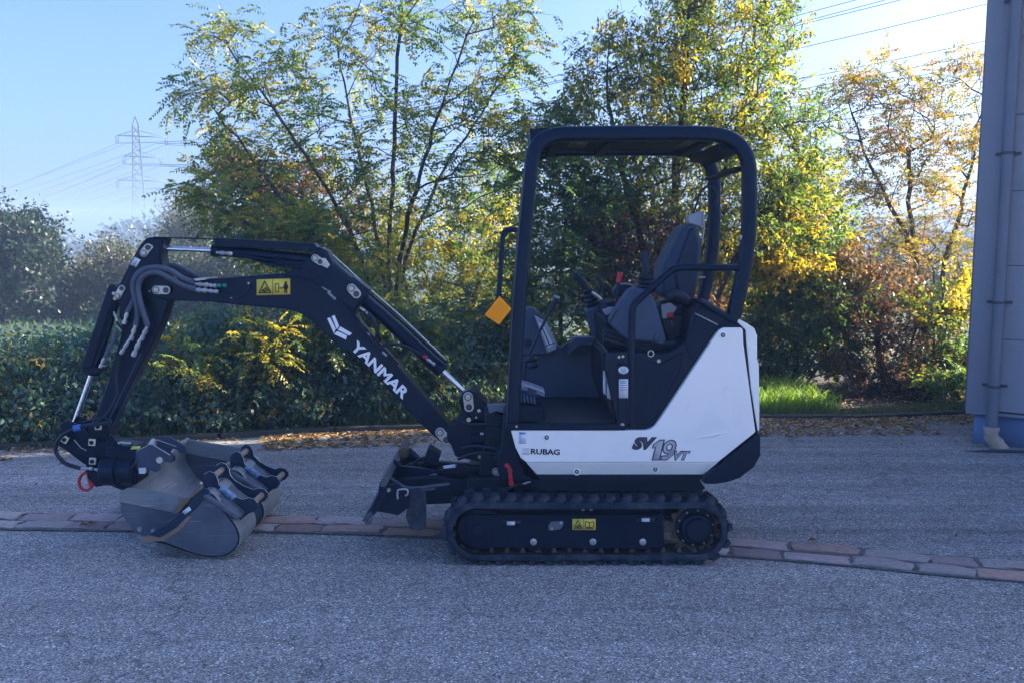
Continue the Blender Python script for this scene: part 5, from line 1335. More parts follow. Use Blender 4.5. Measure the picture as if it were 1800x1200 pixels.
hose('coupler_hose', [(196, 741, 4.96), (175, 744, 4.94), (150, 748, 4.93), (124, 756, 4.91), (106, 768, 4.90), (98, 785, 4.90), (102, 800, 4.90), (116, 814, 4.90), (142, 822, 4.90)], .0115, M_HOSEB)
hose('coupler_hose', [(196, 738, 5.0), (180, 734, 5.0), (160, 738, 5.0), (145, 742, 5.0)], .008, M_HOSEB)
mk('hose_sleeve', g_cyl(P3(129, 753, 4.92), P3(142, 750, 4.93), .019, 16), M_BLUE, EX, 0.002)
fitting((142, 822, 4.90), (163, 823, 4.90), .009); fitting((166, 824, 4.90), (182, 826, 4.90), .009)
hose('coupler_hose', [(182, 826, 4.90), (205, 828, 4.90), (225, 824, 4.90), (238, 812, 4.92), (242, 795, 4.95)], .008, M_HOSEB)
fitting((184, 810, 4.92), (198, 815, 4.92), .006)
for yy in (4.93, 5.16):
    plate('coupler_hook', [(238, 794), (262, 781), (268, 781), (300, 800), (302, 808), (300, 813), (290, 812), (284, 806), (276, 804), (272, 811), (280, 817), (281, 826), (272, 829), (262, 824), (240, 826)], yy, yy + .018, mat('coupler paint', (0.030, 0.045, 0.085), .45, var=.2) if yy < 5 else bpy.data.materials['coupler paint'], EX, 0.003, ref=4.93)
mk('coupler_edge', g_tube([P3(x, y, 4.93) for x, y in ((240, 792), (262, 780.5), (268, 780.5), (299, 799))], .0026, 6), M_ZINC, EX)
mk('coupler_edge', g_tube([P3(x, y, 5.16) for x, y in ((250, 786), (262, 776), (276, 772), (310, 784))], .0026, 6), M_ZINC, EX)
mk('coupler_pin', g_join(g_cyl(P3(262, 794, 4.95), P3(270, 776, 5.2), .022, 16), g_cyl(P3(280, 808, 4.92), P3(286, 795, 5.16), .018, 14)), M_ZINC, EX)
plate('coupler_lock', [(243, 822), (256, 822), (254, 832), (244, 832)], 4.92, 4.95, M_STK, EX, 0.002)
eye = [P3(x, y, 4.99) for x, y in ((153, 829), (158, 838), (163, 850), (155, 860), (144, 858), (139, 848), (142, 836), (149, 830))]
mk('lifting_eye', g_join(g_tube(eye, .009, 10, 5, closed=True), g_prism([(152, 826), (156, 836), (166, 848), (158, 856), (154, 846)], 4.98, 5.0)), M_RED, EX, 0.0)

# ---------------------------------------------------------------- upper body
UY0, UY1 = 4.60, 5.54
panel_px = [(898, 756), (1134, 756), (1144, 753.5), (1152, 747), (1160, 736), (1258, 588), (1264, 580), (1272, 576), (1303, 576), (1306, 580), (1307, 604), (1328, 757), (1327, 760), (1262, 812), (925, 812), (915, 804), (906, 786)]
panel = plate('side_panel', panel_px, UY0, UY0 + .05, M_WHITE, EX, 0.006, seg=3)
# lower bevelled strip leaning inwards
def loft2(A_, YA, B_, YB, th=.02):
    a = [P3(x, y, YA) for x, y in A_]; b = [P3(x, y, YB) for x, y in B_]
    V = [a[0], a[1], b[1], b[0]]; V2 = [v + Vector((0, th, 0)) for v in V]
    return V + V2, [(0, 1, 2, 3), (7, 6, 5, 4), (0, 4, 5, 1), (1, 5, 6, 2), (2, 6, 7, 3), (3, 7, 4, 0)]
mk('side_panel_skirt', loft2([(925, 812.3), (1262, 812.3)], UY0 + .001, [(950, 840.5), (1229, 840.5)], UY0 + .055), M_WHITE, EX, 0.004)
plate('body_frame', [(906, 760), (1325, 760), (1262, 815), (1230, 842), (950, 842), (920, 812)], UY0 + .04, UY1 - .04, M_BLKM, EX, 0.0, ref=UY0 + .04)
plate('side_panel', panel_px, UY1 - .05, UY1, M_WHITE, EX, 0.006, ref=UY0)
# pressed creases of the panel: shallow raised wedges
crease = []
a, b, c_ = P3(1215, 768, UY0), P3(1288, 758, UY0), P3(1290, 664, UY0)
def wedge(p, h, Y):
    """low pyramid ridge: outline p in photo px, last point is the crest"""
    V = [P3(x, y, Y + .0005) for x, y in p[:-1]]; cr = P3(*p[-1], Y); cr.y -= h; V.append(cr)
    n = len(V) - 1
    return V, [(i, (i + 1) % n, n) for i in range(n)]
mk('panel_crease', g_join(wedge([(1222, 758), (1248, 714), (1290, 658), (1262, 716), (1236, 766)], .009, UY0)if 0 else wedge([(1218, 764), (1250, 700), (1294, 655), (1290, 754), (1252, 722)], .004, UY0)), M_WHITE, EX, 0.0, smooth=False)
mk('panel_crease', wedge([(1213, 772), (1250, 762), (1288, 757), (1256, 768), (1248, 765)], .006, UY0), M_WHITE, EX, 0.0, smooth=False)
for (x, y) in ((961, 768), (1014, 828), (1152, 824), (1271, 589)):
    mk('panel_fastener', g_join(g_lathe(P3(x, y, UY0 + .001 + (.022 if y > 815 else 0)), (0, -1, 0), [(0, m_(7, UY0)), (.002, m_(6.5, UY0)), (.003, m_(5, UY0))], 24)), M_WHITE, EX)
    mk('panel_bolt', g_join(disc(x, y, 4, UY0 - .002 + (.022 if y > 815 else 0), .002, 16)), M_STEEL, EX)
    mk('bolt_head', hexb(x, y, 2, UY0 - .004 + (.022 if y > 815 else 0), .004), M_ZINC, EX)
plate('data_sticker', [(912, 758.5), (925, 758.5), (925, 779), (912, 779)], UY0 - .0012, UY0, M_STK, EX, 0)
plate('data_sticker', [(913, 759), (924, 759), (924, 762.5), (913, 762.5)], UY0 - .0018, UY0 - .0012, mat('violet ink', (0.25, 0.2, 0.42), .5), EX, 0)
# hirer's lettering RUBAG with its small stripes
mk('lettering', text_geo('RUBAG', (933, 797.5), (984, 799), 10.5, UY0, offset=0.03, space=1.0), M_INK, EX, smooth=False)
mk('hire_mark', g_join(*[g_prism([(918, y), (931, y), (931, y + 1.1), (918, y + 1.1)], UY0 - .0015, UY0 - .0003) for y in (796.3,)]), M_INK, EX, smooth=False)
mk('hire_mark', g_join(*[g_prism([(918.5, y), (930, y), (930, y + .7), (918.5, y + .7)], UY0 - .0015, UY0 - .0003) for y in (787, 789, 791, 793)]), M_SILV, EX, smooth=False)
# model lettering SV 19 VT: dark outline with silver fill
def outlined(s, p0, p1, h, off, fill, gid, sh=.35, grow=1.8, depth=0.0):
    mk('lettering', text_geo(s, (p0[0] - grow, p0[1] + grow), (p1[0] + grow, p1[1] + grow), h + 2 * grow, UY0, proud=.0012 + depth, offset=off + .045, shear=sh), M_NAVY, EX, smooth=False)
    mk('lettering', text_geo(s, p0, p1, h, UY0, proud=.0022 + depth, offset=off, shear=sh), fill, EX, smooth=False)
M_DKCH = mat('dark chrome lettering', (0.035, 0.04, 0.06), .4, var=.5, vscale=60)
outlined('SV', (1112, 788), (1153, 788), 20, .045, M_DKCH, 0)
def glyphs19(grow, depth, material):
    """bold leaning figures one and nine; grow widens them for the outline"""
    X0, X1, YB, H_ = 1147.0, 1190.0, 806.5, 33.0
    def U(u, v): return (X0 + u * (X1 - X0) * .80 + v * (X1 - X0) * .20, YB - v * H_)
    g = grow
    q = []
    one = [(0.02 - g, -g), (0.32 + g, -g), (0.32 + g, 1 + g), (0.14 - g * .5, 1 + g), (-.12 - g, .80), (-.12 - g, .62 - g), (0.02 - g, .68 - g)]
    q.append(g_prism([U(a, b) for a, b in one], UY0 - .0012 - depth, UY0 - depth))
    n = 28; V = []; Fc = []
    cx, cy, rx, ry, w, h = .70, .66, .30, .34, .135, .15
    for k in range(n):
        a = 2 * math.pi * k / n
        for rr in ((rx + g, ry + g), (max(rx - w - g, .02), max(ry - h - g, .02))):
            p = P3(*U(cx + rr[0] * math.cos(a), cy + rr[1] * math.sin(a)), UY0); p.y -= .0012 + depth; V.append(p)
    for k in range(n):
        a, b = 2 * k, 2 * ((k + 1) % n); Fc.append((a, b, b + 1, a + 1))
    q.append((V, Fc))
    tail = [(1.0 + g, .62), (1.0 + g, .30), (.88, .06), (.74, -g), (.44 - g, -g), (.44 - g, .15 + g), (.66, .17 + g), (.78, .28), (.82 - g, .45), (.86 - g, .62)]
    q.append(g_prism([U(a, b) for a, b in tail], UY0 - .0010 - depth, UY0 - depth))
    mk('lettering', g_join(*q), material, EX, smooth=False)
glyphs19(.055, .0009, M_NAVY); glyphs19(0, .0024, M_SILV)
outlined('VT', (1186, 806.5), (1212, 806.5), 14, .04, M_SILV, 0)

# rear hood wrapping round the back
hood_px = [(1311, 580), (1312, 600), (1320, 680), (1332, 757), (1335, 757), (1335, 700), (1334, 640), (1331, 630), (1331, 590), (1326, 577), (1312, 568), (1299, 561), (1296, 566)]
plate('rear_hood', hood_px, UY0 + .006, UY1 - .006, M_WHITE, EX, 0.012, seg=3)
plate('hood_seam', [(1302, 573), (1311, 577), (1312, 600), (1320, 680), (1333, 758), (1326, 758), (1306, 600)], UY0 + .012, UY1 - .012, M_INK, EX, 0.0)
cw = plate('counterweight', [(1233, 845), (1239, 836), (1262, 818), (1329, 765), (1333, 760), (1337, 762), (1337, 800), (1326, 820), (1300, 840), (1278, 847), (1258, 850), (1240, 850)], UY0 - .004, UY1 + .004, M_BLK, EX, 0.014, seg=4)
plate('tow_lug', [(1300, 818), (1321, 818), (1321, 828), (1296, 828)], 5.0, 5.1, M_BLKM, EX, 0.004, ref=4.7)
plate('body_underside', [(940, 842), (1230, 842), (1240, 858), (1226, 862), (950, 862), (935, 852)], UY0 + .10, UY1 - .1, M_BLKM, EX, 0.0)
# black inner side under the seat and battery box, solid across
plate('seat_box', [(1068, 618), (1112, 618), (1150, 622), (1180, 618), (1206, 600), (1214, 560), (1228, 532), (1300, 572), (1262, 578), (1252, 592), (1150, 748), (1134, 755), (1088, 755), (1062, 640)], UY0 + .03, UY1 - .06, M_BLK, EX, 0.006, ref=UY0 + .02)
plate('seat_box_panel', [(1112, 626), (1160, 640), (1200, 618), (1196, 650), (1150, 738), (1132, 748), (1112, 748)], UY0 + .022, UY0 + .03, M_BLKM, EX, 0.004, ref=UY0 + .02)
plate('seat_box_panel', [(1204, 604), (1232, 538), (1290, 572), (1250, 586), (1215, 632)], UY0 + .020, UY0 + .03, M_BLKM, EX, 0.004, ref=UY0 + .02)
# engine deck top
plate('engine_deck', [(1226, 530), (1232, 527), (1312, 568), (1306, 577), (1296, 573)], UY0 + .01, UY1 - .05, M_BLKM, EX, 0.006)
mk('deck_edge', g_tube([P3(x, y, UY0 + .008) for x, y in ((1222, 551), (1262, 571))], .003, 6), M_ZINC, EX)
mk('fire_cylinder', g_join(g_lathe(P3(1229, 532, 4.8), P3(1262, 549, 4.8) - P3(1229, 532, 4.8), [(-.01, .012), (0, .026), (.07, .028), (.072, .024), (.12, .024), (.125, .012)], 20)), M_BLKM, EX)
mk('deck_fittings', g_join(g_cyl(P3(1262, 560, 4.72), P3(1262, 553, 4.72), .012, 10), g_cyl(P3(1252, 558, 4.74), P3(1255, 552, 4.74), .008, 10), g_cyl(P3(1240, 556, 4.76), P3(1250, 548, 4.76), .01, 10)), M_ZINC, EX)
# floor
fz = P3(900, 748, UY0).z
mk('floor_plate', g_box(P3(893, 750, UY0).x, P3(1100, 750, UY0).x, UY0 + .005, UY1 - .01, fz - .035, fz), M_BLKM, EX, 0.004)
mk('floor_mat', g_box(P3(945, 750, UY0).x, P3(1082, 750, UY0).x, UY0 + .06, UY1 - .16, fz + .001, fz + .010), mat('mat rubber', (0.018, 0.022, 0.034), .5, var=.5, vscale=25, bump=.8, bscale=60), EX, 0.002)
plate('sill', [(890, 744), (1090, 745), (1090, 755), (890, 754)], UY0 - .004, UY0 + .03, M_BLK, EX, 0.004)
bolt(1094, 746, 3.5, UY0 + .02); bolt(908, 749, 2, UY0 - .004)
# right hand (far) wall and consoles
FW = 5.44
plate('far_console_wall', [(914, 700), (914, 556), (918, 548), (934, 539), (942, 542), (958, 562), (985, 612), (1000, 600), (1006, 594), (1044, 594), (1060, 602), (1062, 700)], FW, FW + .05, M_GREYP, EX, 0.012)
plate('front_console', [(914, 624), (914, 555), (920, 546), (934, 540), (941, 543), (950, 565), (970, 610), (976, 624)], 5.28, 5.44, M_GREYP, EX, 0.014, ref=5.30)
plate('cup_holder_tray', [(996, 626), (1002, 600), (1010, 592), (1042, 592), (1046, 598), (1046, 606), (1018, 606)], 5.30, 5.44, M_GREYP, EX, 0.010, ref=5.36)
mk('tray_rim', g_tube([P3(x, y, 5.32) for x, y in ((1002, 594), (1014, 592), (1032, 592), (1044, 594))], .006, 8), M_GREYL, EX)
mk('wall_plug', g_join(disc(1036, 609, 6, FW, .006), disc(928, 603, 7, 5.28, .006)), M_INK, EX)
# monitor on the front console
plate('monitor', [(940, 556), (947, 560), (962, 568), (980, 606), (978, 614), (962, 620)], 5.20, 5.30, M_GREYL, EX, 0.006)
plate('monitor_screen', [(946, 566), (956, 572), (973, 606), (964, 612)], 5.195, 5.20, M_STK, EX, 0.002)
mk('monitor_line', g_tube([P3(x, y, 5.19) for x, y in ((952, 574), (966, 606))], .003, 6), M_INK, EX)
mk('monitor_line', g_tube([P3(x, y, 5.19) for x, y in ((959, 608), (976, 602))], .0025, 6), M_INK, EX)
# travel lever with grip, pedals
mk('travel_lever', g_tube([P3(x, y, 4.98) for x, y in ((921, 672), (924, 636), (934, 614), (950, 580), (968, 545))], .008, 10, 3), M_BOOT, EX)
mk('lever_grip', g_tube([P3(x, y, 4.98) for x, y in ((966, 548), (974, 532), (978, 524))], [.014, .015, .017], 12), M_BOOT, EX, 0.002)
mk('lever_cap', g_join(g_lathe(P3(978, 524, 4.98), (0.4, 0, 1), [(0, .016), (.008, .018), (.014, .012)], 14)), M_GREYL, EX)
mk('lever_boot', g_lathe(P3(935, 632, 4.98), (-.15, 0, .8), [(-.05, .02), (-.03, .038), (-.01, .026), (.005, .036), (.02, .022), (.03, .022)], 20), M_BOOT, EX)
for k, (dx, dy) in enumerate(((0, 0), (3, 6))):
    plate('pedal', [(914, 672 + dy), (930, 676 + dy), (957, 686 + dy), (958, 692 + dy), (950, 688 + dy), (926, 680 + dy), (914, 678 + dy)], 4.78 + .2 * k, 4.90 + .2 * k, M_GREYL, EX, 0.003)
plate('pedal_block', [(928, 682), (943, 684), (943, 698), (928, 696)], 4.80, 4.9, M_GREYP, EX, 0.004)
mk('pedal_treads', g_join(*[g_prism([(913 + 6 * k, 694 + k), (917 + 6 * k, 695 + k), (918 + 6 * k, 706 + k), (914 + 6 * k, 705 + k)], 4.72, 4.80) for k in range(5)]), M_GREYP, EX, 0.002)
plate('step_box', [(912, 712), (955, 716), (958, 742), (912, 742)], 4.68, 4.95, M_BLKM, EX, 0.006)
mk('pedal_link', g_tube([P3(x, y, 4.68) for x, y in ((954, 712), (958, 724), (957, 742))], .004, 6), M_BLKM, EX)
plate('foot_light', [(910, 712), (913, 714), (913, 726), (911, 727)], 4.66, 4.68, M_STK, EX, 0)
# far joystick console with bellows and stick
plate('far_console', [(1028, 545), (1050, 536), (1060, 536), (1064, 560), (1060, 596), (1044, 596), (1038, 580)], 5.26, 5.42, M_GREYP, EX, 0.012, ref=5.3)
def bellows(p, q, r0, r1, nrib=5):
    a, b = P3(*p), P3(*q); L = (b - a).length; prof = []
    for k in range(nrib):
        t0 = k / nrib; r = r0 + (r1 - r0) * t0
        prof += [(L * t0, r * .82), (L * (t0 + .35 / nrib), r), (L * (t0 + .65 / nrib), r), (L * (t0 + .98 / nrib), r * .80)]
    return g_lathe(a, b - a, prof, 24)
mk('joystick_boot', bellows((1046, 545, 5.32), (1033, 508, 5.32), .055, .028, 5), M_BOOT, EX)
mk('joystick', g_join(g_tube([P3(1033, 510, 5.32), P3(1022, 494, 5.32), P3(1012, 485, 5.32), P3(1006, 482, 5.32)], [.018, .017, .020, .021, .019, .020, .017, .012, .010, .010], 14, 3)), M_BOOT, EX)
mk('throttle_lever', g_tube([P3(1064, 530, 5.2), P3(1060, 508, 5.2), P3(1054, 492, 5.2), P3(1048, 488, 5.2)], [.006, .007, .012, .014, .015, .014, .012, .01, .01, .008], 12, 3), M_BOOT, EX)
mk('console_trim', g_tube([P3(x, y, 5.2) for x, y in ((1040, 514), (1052, 522), (1062, 532))], .008, 8), M_ZINC, EX)
mk('ignition_switch', g_join(disc(1053, 571, 4, 5.2, .02), disc(1054, 581, 4, 5.2, .02)), M_ZINC, EX)
mk('blade_lever', g_tube([P3(1082, 545, 4.95), P3(1085, 515, 4.95), P3(1088, 495, 4.95)], .007, 10), M_BOOT, EX)
mk('blade_lever_grip', g_tube([P3(1087, 497, 4.95), P3(1089, 488, 4.95), P3(1090, 479, 4.95)], [.014, .016, .015], 12), M_RED, EX, 0.002)
plate('far_arm_rest', [(1078, 512), (1086, 501), (1104, 499), (1114, 503), (1120, 508), (1110, 518), (1080, 524)], 5.15, 5.28, M_SEATD, EX, 0.01)
mk('arm_rest_trim', g_tube([P3(x, y, 5.14) for x, y in ((1086, 499.5), (1098, 499), (1108, 500), (1115, 506))], .005, 8), M_GREYL, EX)
# near joystick console (grey moulding)
nc = plate('near_console', [(1070, 568), (1092, 532), (1108, 510), (1120, 506), (1134, 508), (1148, 520), (1158, 548), (1172, 596), (1171, 604), (1163, 608), (1150, 602), (1104, 599), (1092, 590)], 4.70, 4.86, M_GREYP, EX, 0.016, seg=3)
plate('console_latch', [(1150, 588), (1158, 582), (1162, 586), (1156, 598), (1150, 597)], 4.690, 4.70, M_GREYP, EX, 0.003)
mk('console_groove', g_tube([P3(x, y, 4.700) for x, y in ((1072, 566), (1084, 545))], .0035, 6), M_INK, EX)
mk('joystick_boot', bellows((1135, 514, 4.78), (1135, 484, 4.78), .060, .036, 4), M_BOOT, EX)
mk('joystick', g_join(g_tube([P3(1135, 486, 4.78), P3(1135, 466, 4.78), P3(1134, 452, 4.78), P3(1131, 445, 4.78)], [.018, .019, .020, .019, .020, .021, .021, .020, .018, .014], 14, 3), g_lathe(P3(1130, 452, 4.775), (-1, 0, .25), [(0, .014), (.012, .013), (.016, .007)], 12)), M_SEATD, EX)
mk('console_bellows', g_join(*[g_tube([P3(x, y, 4.76) for x, y in ((1062, 578 + k * 9), (1090, 588 + k * 8), (1128, 604 + k * 5), (1190, 604 + k * 3))], .022 - .002 * k, 12) for k in range(3)]), M_BOOT, EX)
plate('under_console', [(1058, 560), (1076, 560), (1110, 600), (1112, 622), (1066, 622), (1060, 600)], 4.80, 5.30, M_BLKM, EX, 0.008)
plate('far_black_block', [(1062, 534), (1080, 528), (1086, 545), (1074, 570), (1064, 570)], 4.9, 5.2, M_BLKM, EX, 0.008)
plate('console_rib', [(1060, 546), (1070, 540), (1086, 540), (1082, 546), (1066, 556)], 4.88, 4.95, M_GREYL, EX, 0.006)
# key ring, bolts
mk('lock_ring', g_tube([P3(1144 + 5 * math.cos(a), 621 + 5.4 * math.sin(a), UY0 + .018) for a in [k * math.pi / 6 for k in range(12)]], .003, 6, 2, closed=True), M_ZINC, EX)
for a in ((1158, 634, 3.2), (1088, 627, 2.5), (1095, 626, 2.5)): bolt(*a, UY0 + .022)
# labels on the black pillar
plate('label_pillar', [(1086, 640), (1108, 640), (1108, 744), (1086, 744)], UY0 + .018, UY0 + .03, M_BLK, EX, 0.003)
plate('oval_label', [(1096 + 9 * math.cos(k * math.pi / 10), 650 + 6.5 * math.sin(k * math.pi / 10)) for k in range(20)], UY0 + .015, UY0 + .018, M_STK, EX, 0)
mk('oval_print', g_join(*[g_tube([P3(x + 1096, y + 650, UY0 + .0145) for x, y in q], .0012, 5) for q in (((-5, 1), (-3, -3), (-1, 1)), ((0, 2), (2, -3), (4, 0), (1, 1)), ((-6, 3), (0, 4), (5, 3)))]), M_NAVY, EX)
plate('data_label', [(1088, 666), (1104, 666), (1104, 699), (1088, 699)], UY0 + .015, UY0 + .018, M_STK, EX, 0)
mk('label_print', g_join(*[g_prism([(1090, y), (1102, y), (1102, y + .9), (1090, y + .9)], UY0 + .0138, UY0 + .0148) for y in (669, 672, 676, 680, 684)]), M_GREYP, EX, smooth=False)
for (x0, y0, x1, y1) in ((1060, 650, 1066, 690), (1067, 664, 1075, 698)):
    plate('door_label', [(x0, y0), (x1, y0 + 5), (x1, y1 + 5), (x0, y1)], 4.70, 4.703, M_STK, EX, 0)
plate('door_label', [(1070, 640), (1075, 643), (1075, 655), (1070, 655)], 4.70, 4.703, mat('olive label', (.25, .25, .12), .5), EX, 0)
plate('seat_box_front', [(1058, 620), (1066, 622), (1090, 646), (1086, 742), (1078, 742), (1060, 690)], 4.705, 5.40, M_BLK, EX, 0.004, ref=4.705)

# ---------------------------------------------------------------- seat
back_px = [(1165, 520), (1164, 488), (1167, 466), (1180, 440), (1196, 410), (1204, 398), (1216, 393), (1228, 400), (1234, 430), (1231, 480), (1222, 524), (1200, 530), (1178, 528)]
plate('seat_back', back_px, 4.92, 5.26, M_SEAT, EX, 0.035, seg=4)
plate('seat_bolster', [(1192, 528), (1186, 480), (1200, 440), (1214, 400), (1226, 402), (1232, 430), (1229, 480), (1220, 526)], 4.90, 4.95, M_SEATD, EX, 0.02, seg=4)
plate('seat_cushion', [(1120, 566), (1124, 548), (1150, 540), (1215, 530), (1222, 560), (1205, 582), (1130, 584)], 4.90, 5.28, M_SEATD, EX, 0.03, seg=4)
mk('arm_rest', g_tube([P3(1170, 522, 4.78), P3(1182, 517, 4.78), P3(1196, 520, 4.79), P3(1208, 532, 4.80), P3(1218, 545, 4.82), P3(1222, 560, 4.84)], [.012] + [.028] * 12 + [.02] * 20, 14, 4), M_SEATD, EX)
plate('seat_suspension', [(1160, 556), (1215, 552), (1212, 606), (1176, 610), (1170, 590)], 4.84, 5.26, M_BOOT, EX, 0.01)
plate('seat_plate', [(1162, 536), (1178, 532), (1190, 541), (1186, 548), (1176, 560), (1164, 560)], 4.825, 4.83, M_GREYL, EX, 0.002)
plate('seat_sticker', [(1172, 551), (1184, 549), (1185, 558), (1173, 560)], 4.818, 4.823, mat('red orange sticker', (.6, .09, .03), .5), EX, 0)
mk('belt_buckle', g_tube([P3(x, y, 4.815) for x, y in ((1173, 565), (1180, 564), (1182, 574), (1175, 576))], .004, 6, closed=True), M_ZINC, EX)
mk('belt_reel', g_join(g_prism([(1210, 378), (1234, 370), (1237, 374), (1234, 400), (1228, 398), (1210, 393)], 5.0, 5.08)), M_GREYL, EX, 0.006)
mk('belt_strap', g_tube([P3(x, y, 5.0) for x, y in ((1236, 372), (1237, 400), (1234, 428))], .006, 6), M_GREYL, EX)
hose('belt_cable', [(1218, 378, 5.04), (1224, 360, 5.02), (1234, 334, 5.0), (1250, 329, 5.0), (1260, 345, 5.02), (1256, 362, 5.04)], .006, M_HOSEB)
# ---------------------------------------------------------------- canopy frame
hoop_px = [(900, 752), (903, 700), (908, 600), (917, 470), (927, 360), (934, 290), (940, 265), (953, 247), (975, 238.5), (1000, 236), (1100, 235), (1200, 235), (1245, 236), (1272, 240), (1293, 250), (1308, 267), (1315.5, 290), (1317, 330), (1316, 400), (1311, 450), (1300, 510), (1285, 572)]
hp = [P3(x, y, 4.66) for x, y in hoop_px]
hn = catmull([Vector((p.x, 4.66, p.z)) for p in hp], 3)
hf = catmull([Vector((p.x, 5.46, p.z)) for p in hp], 3)
mk('canopy_hoop', g_sweep(hn, .074, .066), M_BLK, EX, angle=50)
mk('canopy_hoop', g_sweep(hf, .070, .066), M_BLK, EX, angle=50)
mk('hoop_edge_sheen', g_sweep([p + Vector((0, -.034, 0)) for p in catmull([Vector((q.x, 4.66, q.z)) for q in [P3(x - 10.5, y, 4.66) for x, y in hoop_px[:6]]], 3)], .004, .003), M_HOSE, EX, angle=50)  # thin paler strip stands for the sky's reflection along the post edge
zt = hp[10].z
x0, x1 = hp[7].x, P3(1255, 236, 4.66).x
mk('roof_panel', g_box(x0, x1 - .02, 4.69, 5.43, zt - .012, zt + .025), M_BLKM, EX, 0.006)
for xx_ in (x0 + .05, (x0 + x1) / 2 - .1, x1 - .04):
    mk('roof_crossbar', g_box(xx_, xx_ + .05, 4.69, 5.43, zt - .045, zt - .014), M_BLKM, EX, 0.005)
for xx_ in (x0 + .16, x0 + .78):
    mk('roof_slot_glint', g_box(xx_, xx_ + .10, 4.80, 5.2, zt - .0165, zt - .0135), mat('slot glint tint', (.12, .12, .08), .8) if xx_ < x0 + .2 else bpy.data.materials['slot glint tint'], EX)  # tinted strips paint light through slots; the roof panel is unpierced
mk('rear_crossbar', g_box(P3(1296, 268, 4.66).x, P3(1312, 268, 4.66).x, 4.69, 5.43, P3(1300, 300, 4.66).z, P3(1300, 292, 4.66).z), M_BLKM, EX, 0.006)
plate('rear_visor', [(1262, 252), (1300, 262), (1304, 268), (1262, 262)], 4.69, 5.43, M_BLKM, EX, 0.003)
plate('front_visor', [(926, 284), (933, 252), (931, 226), (968, 225), (960, 236), (944, 252), (938, 280), (934, 292)], 4.70, 5.42, M_BLKM, EX, 0.004)
mk('roof_bracket', g_join(g_box(P3(1142, 225, 5.0).x, P3(1152, 225, 5.0).x, 4.9, 5.0, zt + .02, zt + .05), g_box(P3(1000, 225, 5.0).x, P3(1003, 225, 5.0).x, 4.7, 4.74, zt + .03, zt + .042)), M_BLKM, EX, 0.003)
plate('hoop_foot', [(1268, 568), (1304, 568), (1306, 577), (1262, 577)], 4.615, 4.72, M_BLKM, EX, 0.004)
plate('hoop_foot', [(1268, 568), (1304, 568), (1306, 577), (1262, 577)], 5.40, 5.50, M_BLKM, EX, 0.004, ref=4.615)
# handrails
mk('handrail', g_tube([P3(x, y, 4.63) for x, y in ((1298, 471), (1240, 471), (1200, 470.5), (1188, 473), (1176, 479), (1124, 526), (1114, 537), (1111, 552), (1110, 640), (1110, 748))], m_(6.2, 4.63), 14, 3), M_BLK, EX)
mk('mirror_rail', g_tube([P3(x, y, 4.63) for x, y in ((909, 404), (896, 404), (888, 407), (884, 416), (880, 470), (877, 520), (876, 535))], m_(4.6, 4.63), 12, 3), M_BLK, EX)
rf = plate('amber_reflector', [(852, 553.5), (878, 521), (899, 543), (877, 571)], 4.585, 4.598, M_ORANGE, EX, 0.002)
mk('reflector_ribs', g_join(*[g_tube([P3(852 + 25 * t + 1.5 * k, 553.5 + 17 * t - 2 * k, 4.5835) for t in (.12, .9)], .0008, 4) for k in range(0, 15, 2)]), mat('reflector rib', (.85, .22, .01), .4), rf)
plate('reflector_bracket', [(870, 530), (880, 526), (884, 545), (876, 552)], 4.60, 4.62, M_BLKM, EX, 0.003)
plate('work_light', [(1226, 486), (1240, 486), (1240, 489), (1226, 489)], 5.38, 5.42, M_GREYL, EX, 0.001)
plate('hoop_sticker', [(1301, 414), (1305, 414), (1303, 422), (1300, 422)], 4.622, 4.626, mat('pink sticker', (.5, .3, .3), .5), EX, 0)

# ================================================================== BUCKETS ON THE GROUND
def steel_bucket(name, c1, c2, c3, rust=0.35):
    m = mat(name, c1, 0.5, metal=0.25, spec=0.5, var=0.3, vscale=6, bump=0.35, bscale=70, dirt=c2, dirt_amt=rust, dirt_scale=6)
    N, L = m.node_tree.nodes, m.node_tree.links
    b = N['Principled BSDF']
    # scratches: stretched noise, pale
    tc = N.new('ShaderNodeTexCoord')
    prev = b.inputs['Base Color'].links[0].from_socket
    for rot in (0.5, -0.9, 1.3):
        mp = N.new('ShaderNodeMapping'); mp.inputs['Rotation'].default_value = (0, rot, 0); mp.inputs['Scale'].default_value = (4, 4, 110)
        n = N.new('ShaderNodeTexNoise'); n.inputs['Scale'].default_value = 1.0; n.inputs['Detail'].default_value = 2; n.inputs['Distortion'].default_value = .3
        L.new(tc.outputs['Object'], mp.inputs[0]); L.new(mp.outputs[0], n.inputs['Vector'])
        r = N.new('ShaderNodeMapRange'); r.inputs[1].default_value = 0.66; r.inputs[2].default_value = 0.72; r.inputs[4].default_value = .55
        L.new(n.outputs[0], r.inputs[0])
        mx = N.new('ShaderNodeMix'); mx.data_type = 'RGBA'; L.new(r.outputs[0], mx.inputs[0]); L.new(prev, mx.inputs[6]); mx.inputs[7].default_value = (*c3, 1)
        prev = mx.outputs[2]
    L.new(prev, b.inputs['Base Color'])
    return m
M_BK1 = steel_bucket('bucket side paint', (0.085, 0.105, 0.14), (0.17, 0.16, 0.145), (0.34, 0.36, 0.38), 0.4)
M_BK2 = steel_bucket('worn bucket steel', (0.24, 0.255, 0.265), (0.22, 0.20, 0.175), (0.50, 0.51, 0.52), 0.4)
M_BKR = steel_bucket('rusty bucket edge', (0.25, 0.17, 0.11), (0.24, 0.21, 0.18), (0.30, 0.26, 0.22), 0.5)
M_EARS = mat('bucket ear paint', (0.012, 0.022, 0.045), 0.4, var=.2, dirt=(.05, .06, .07), dirt_amt=.4)

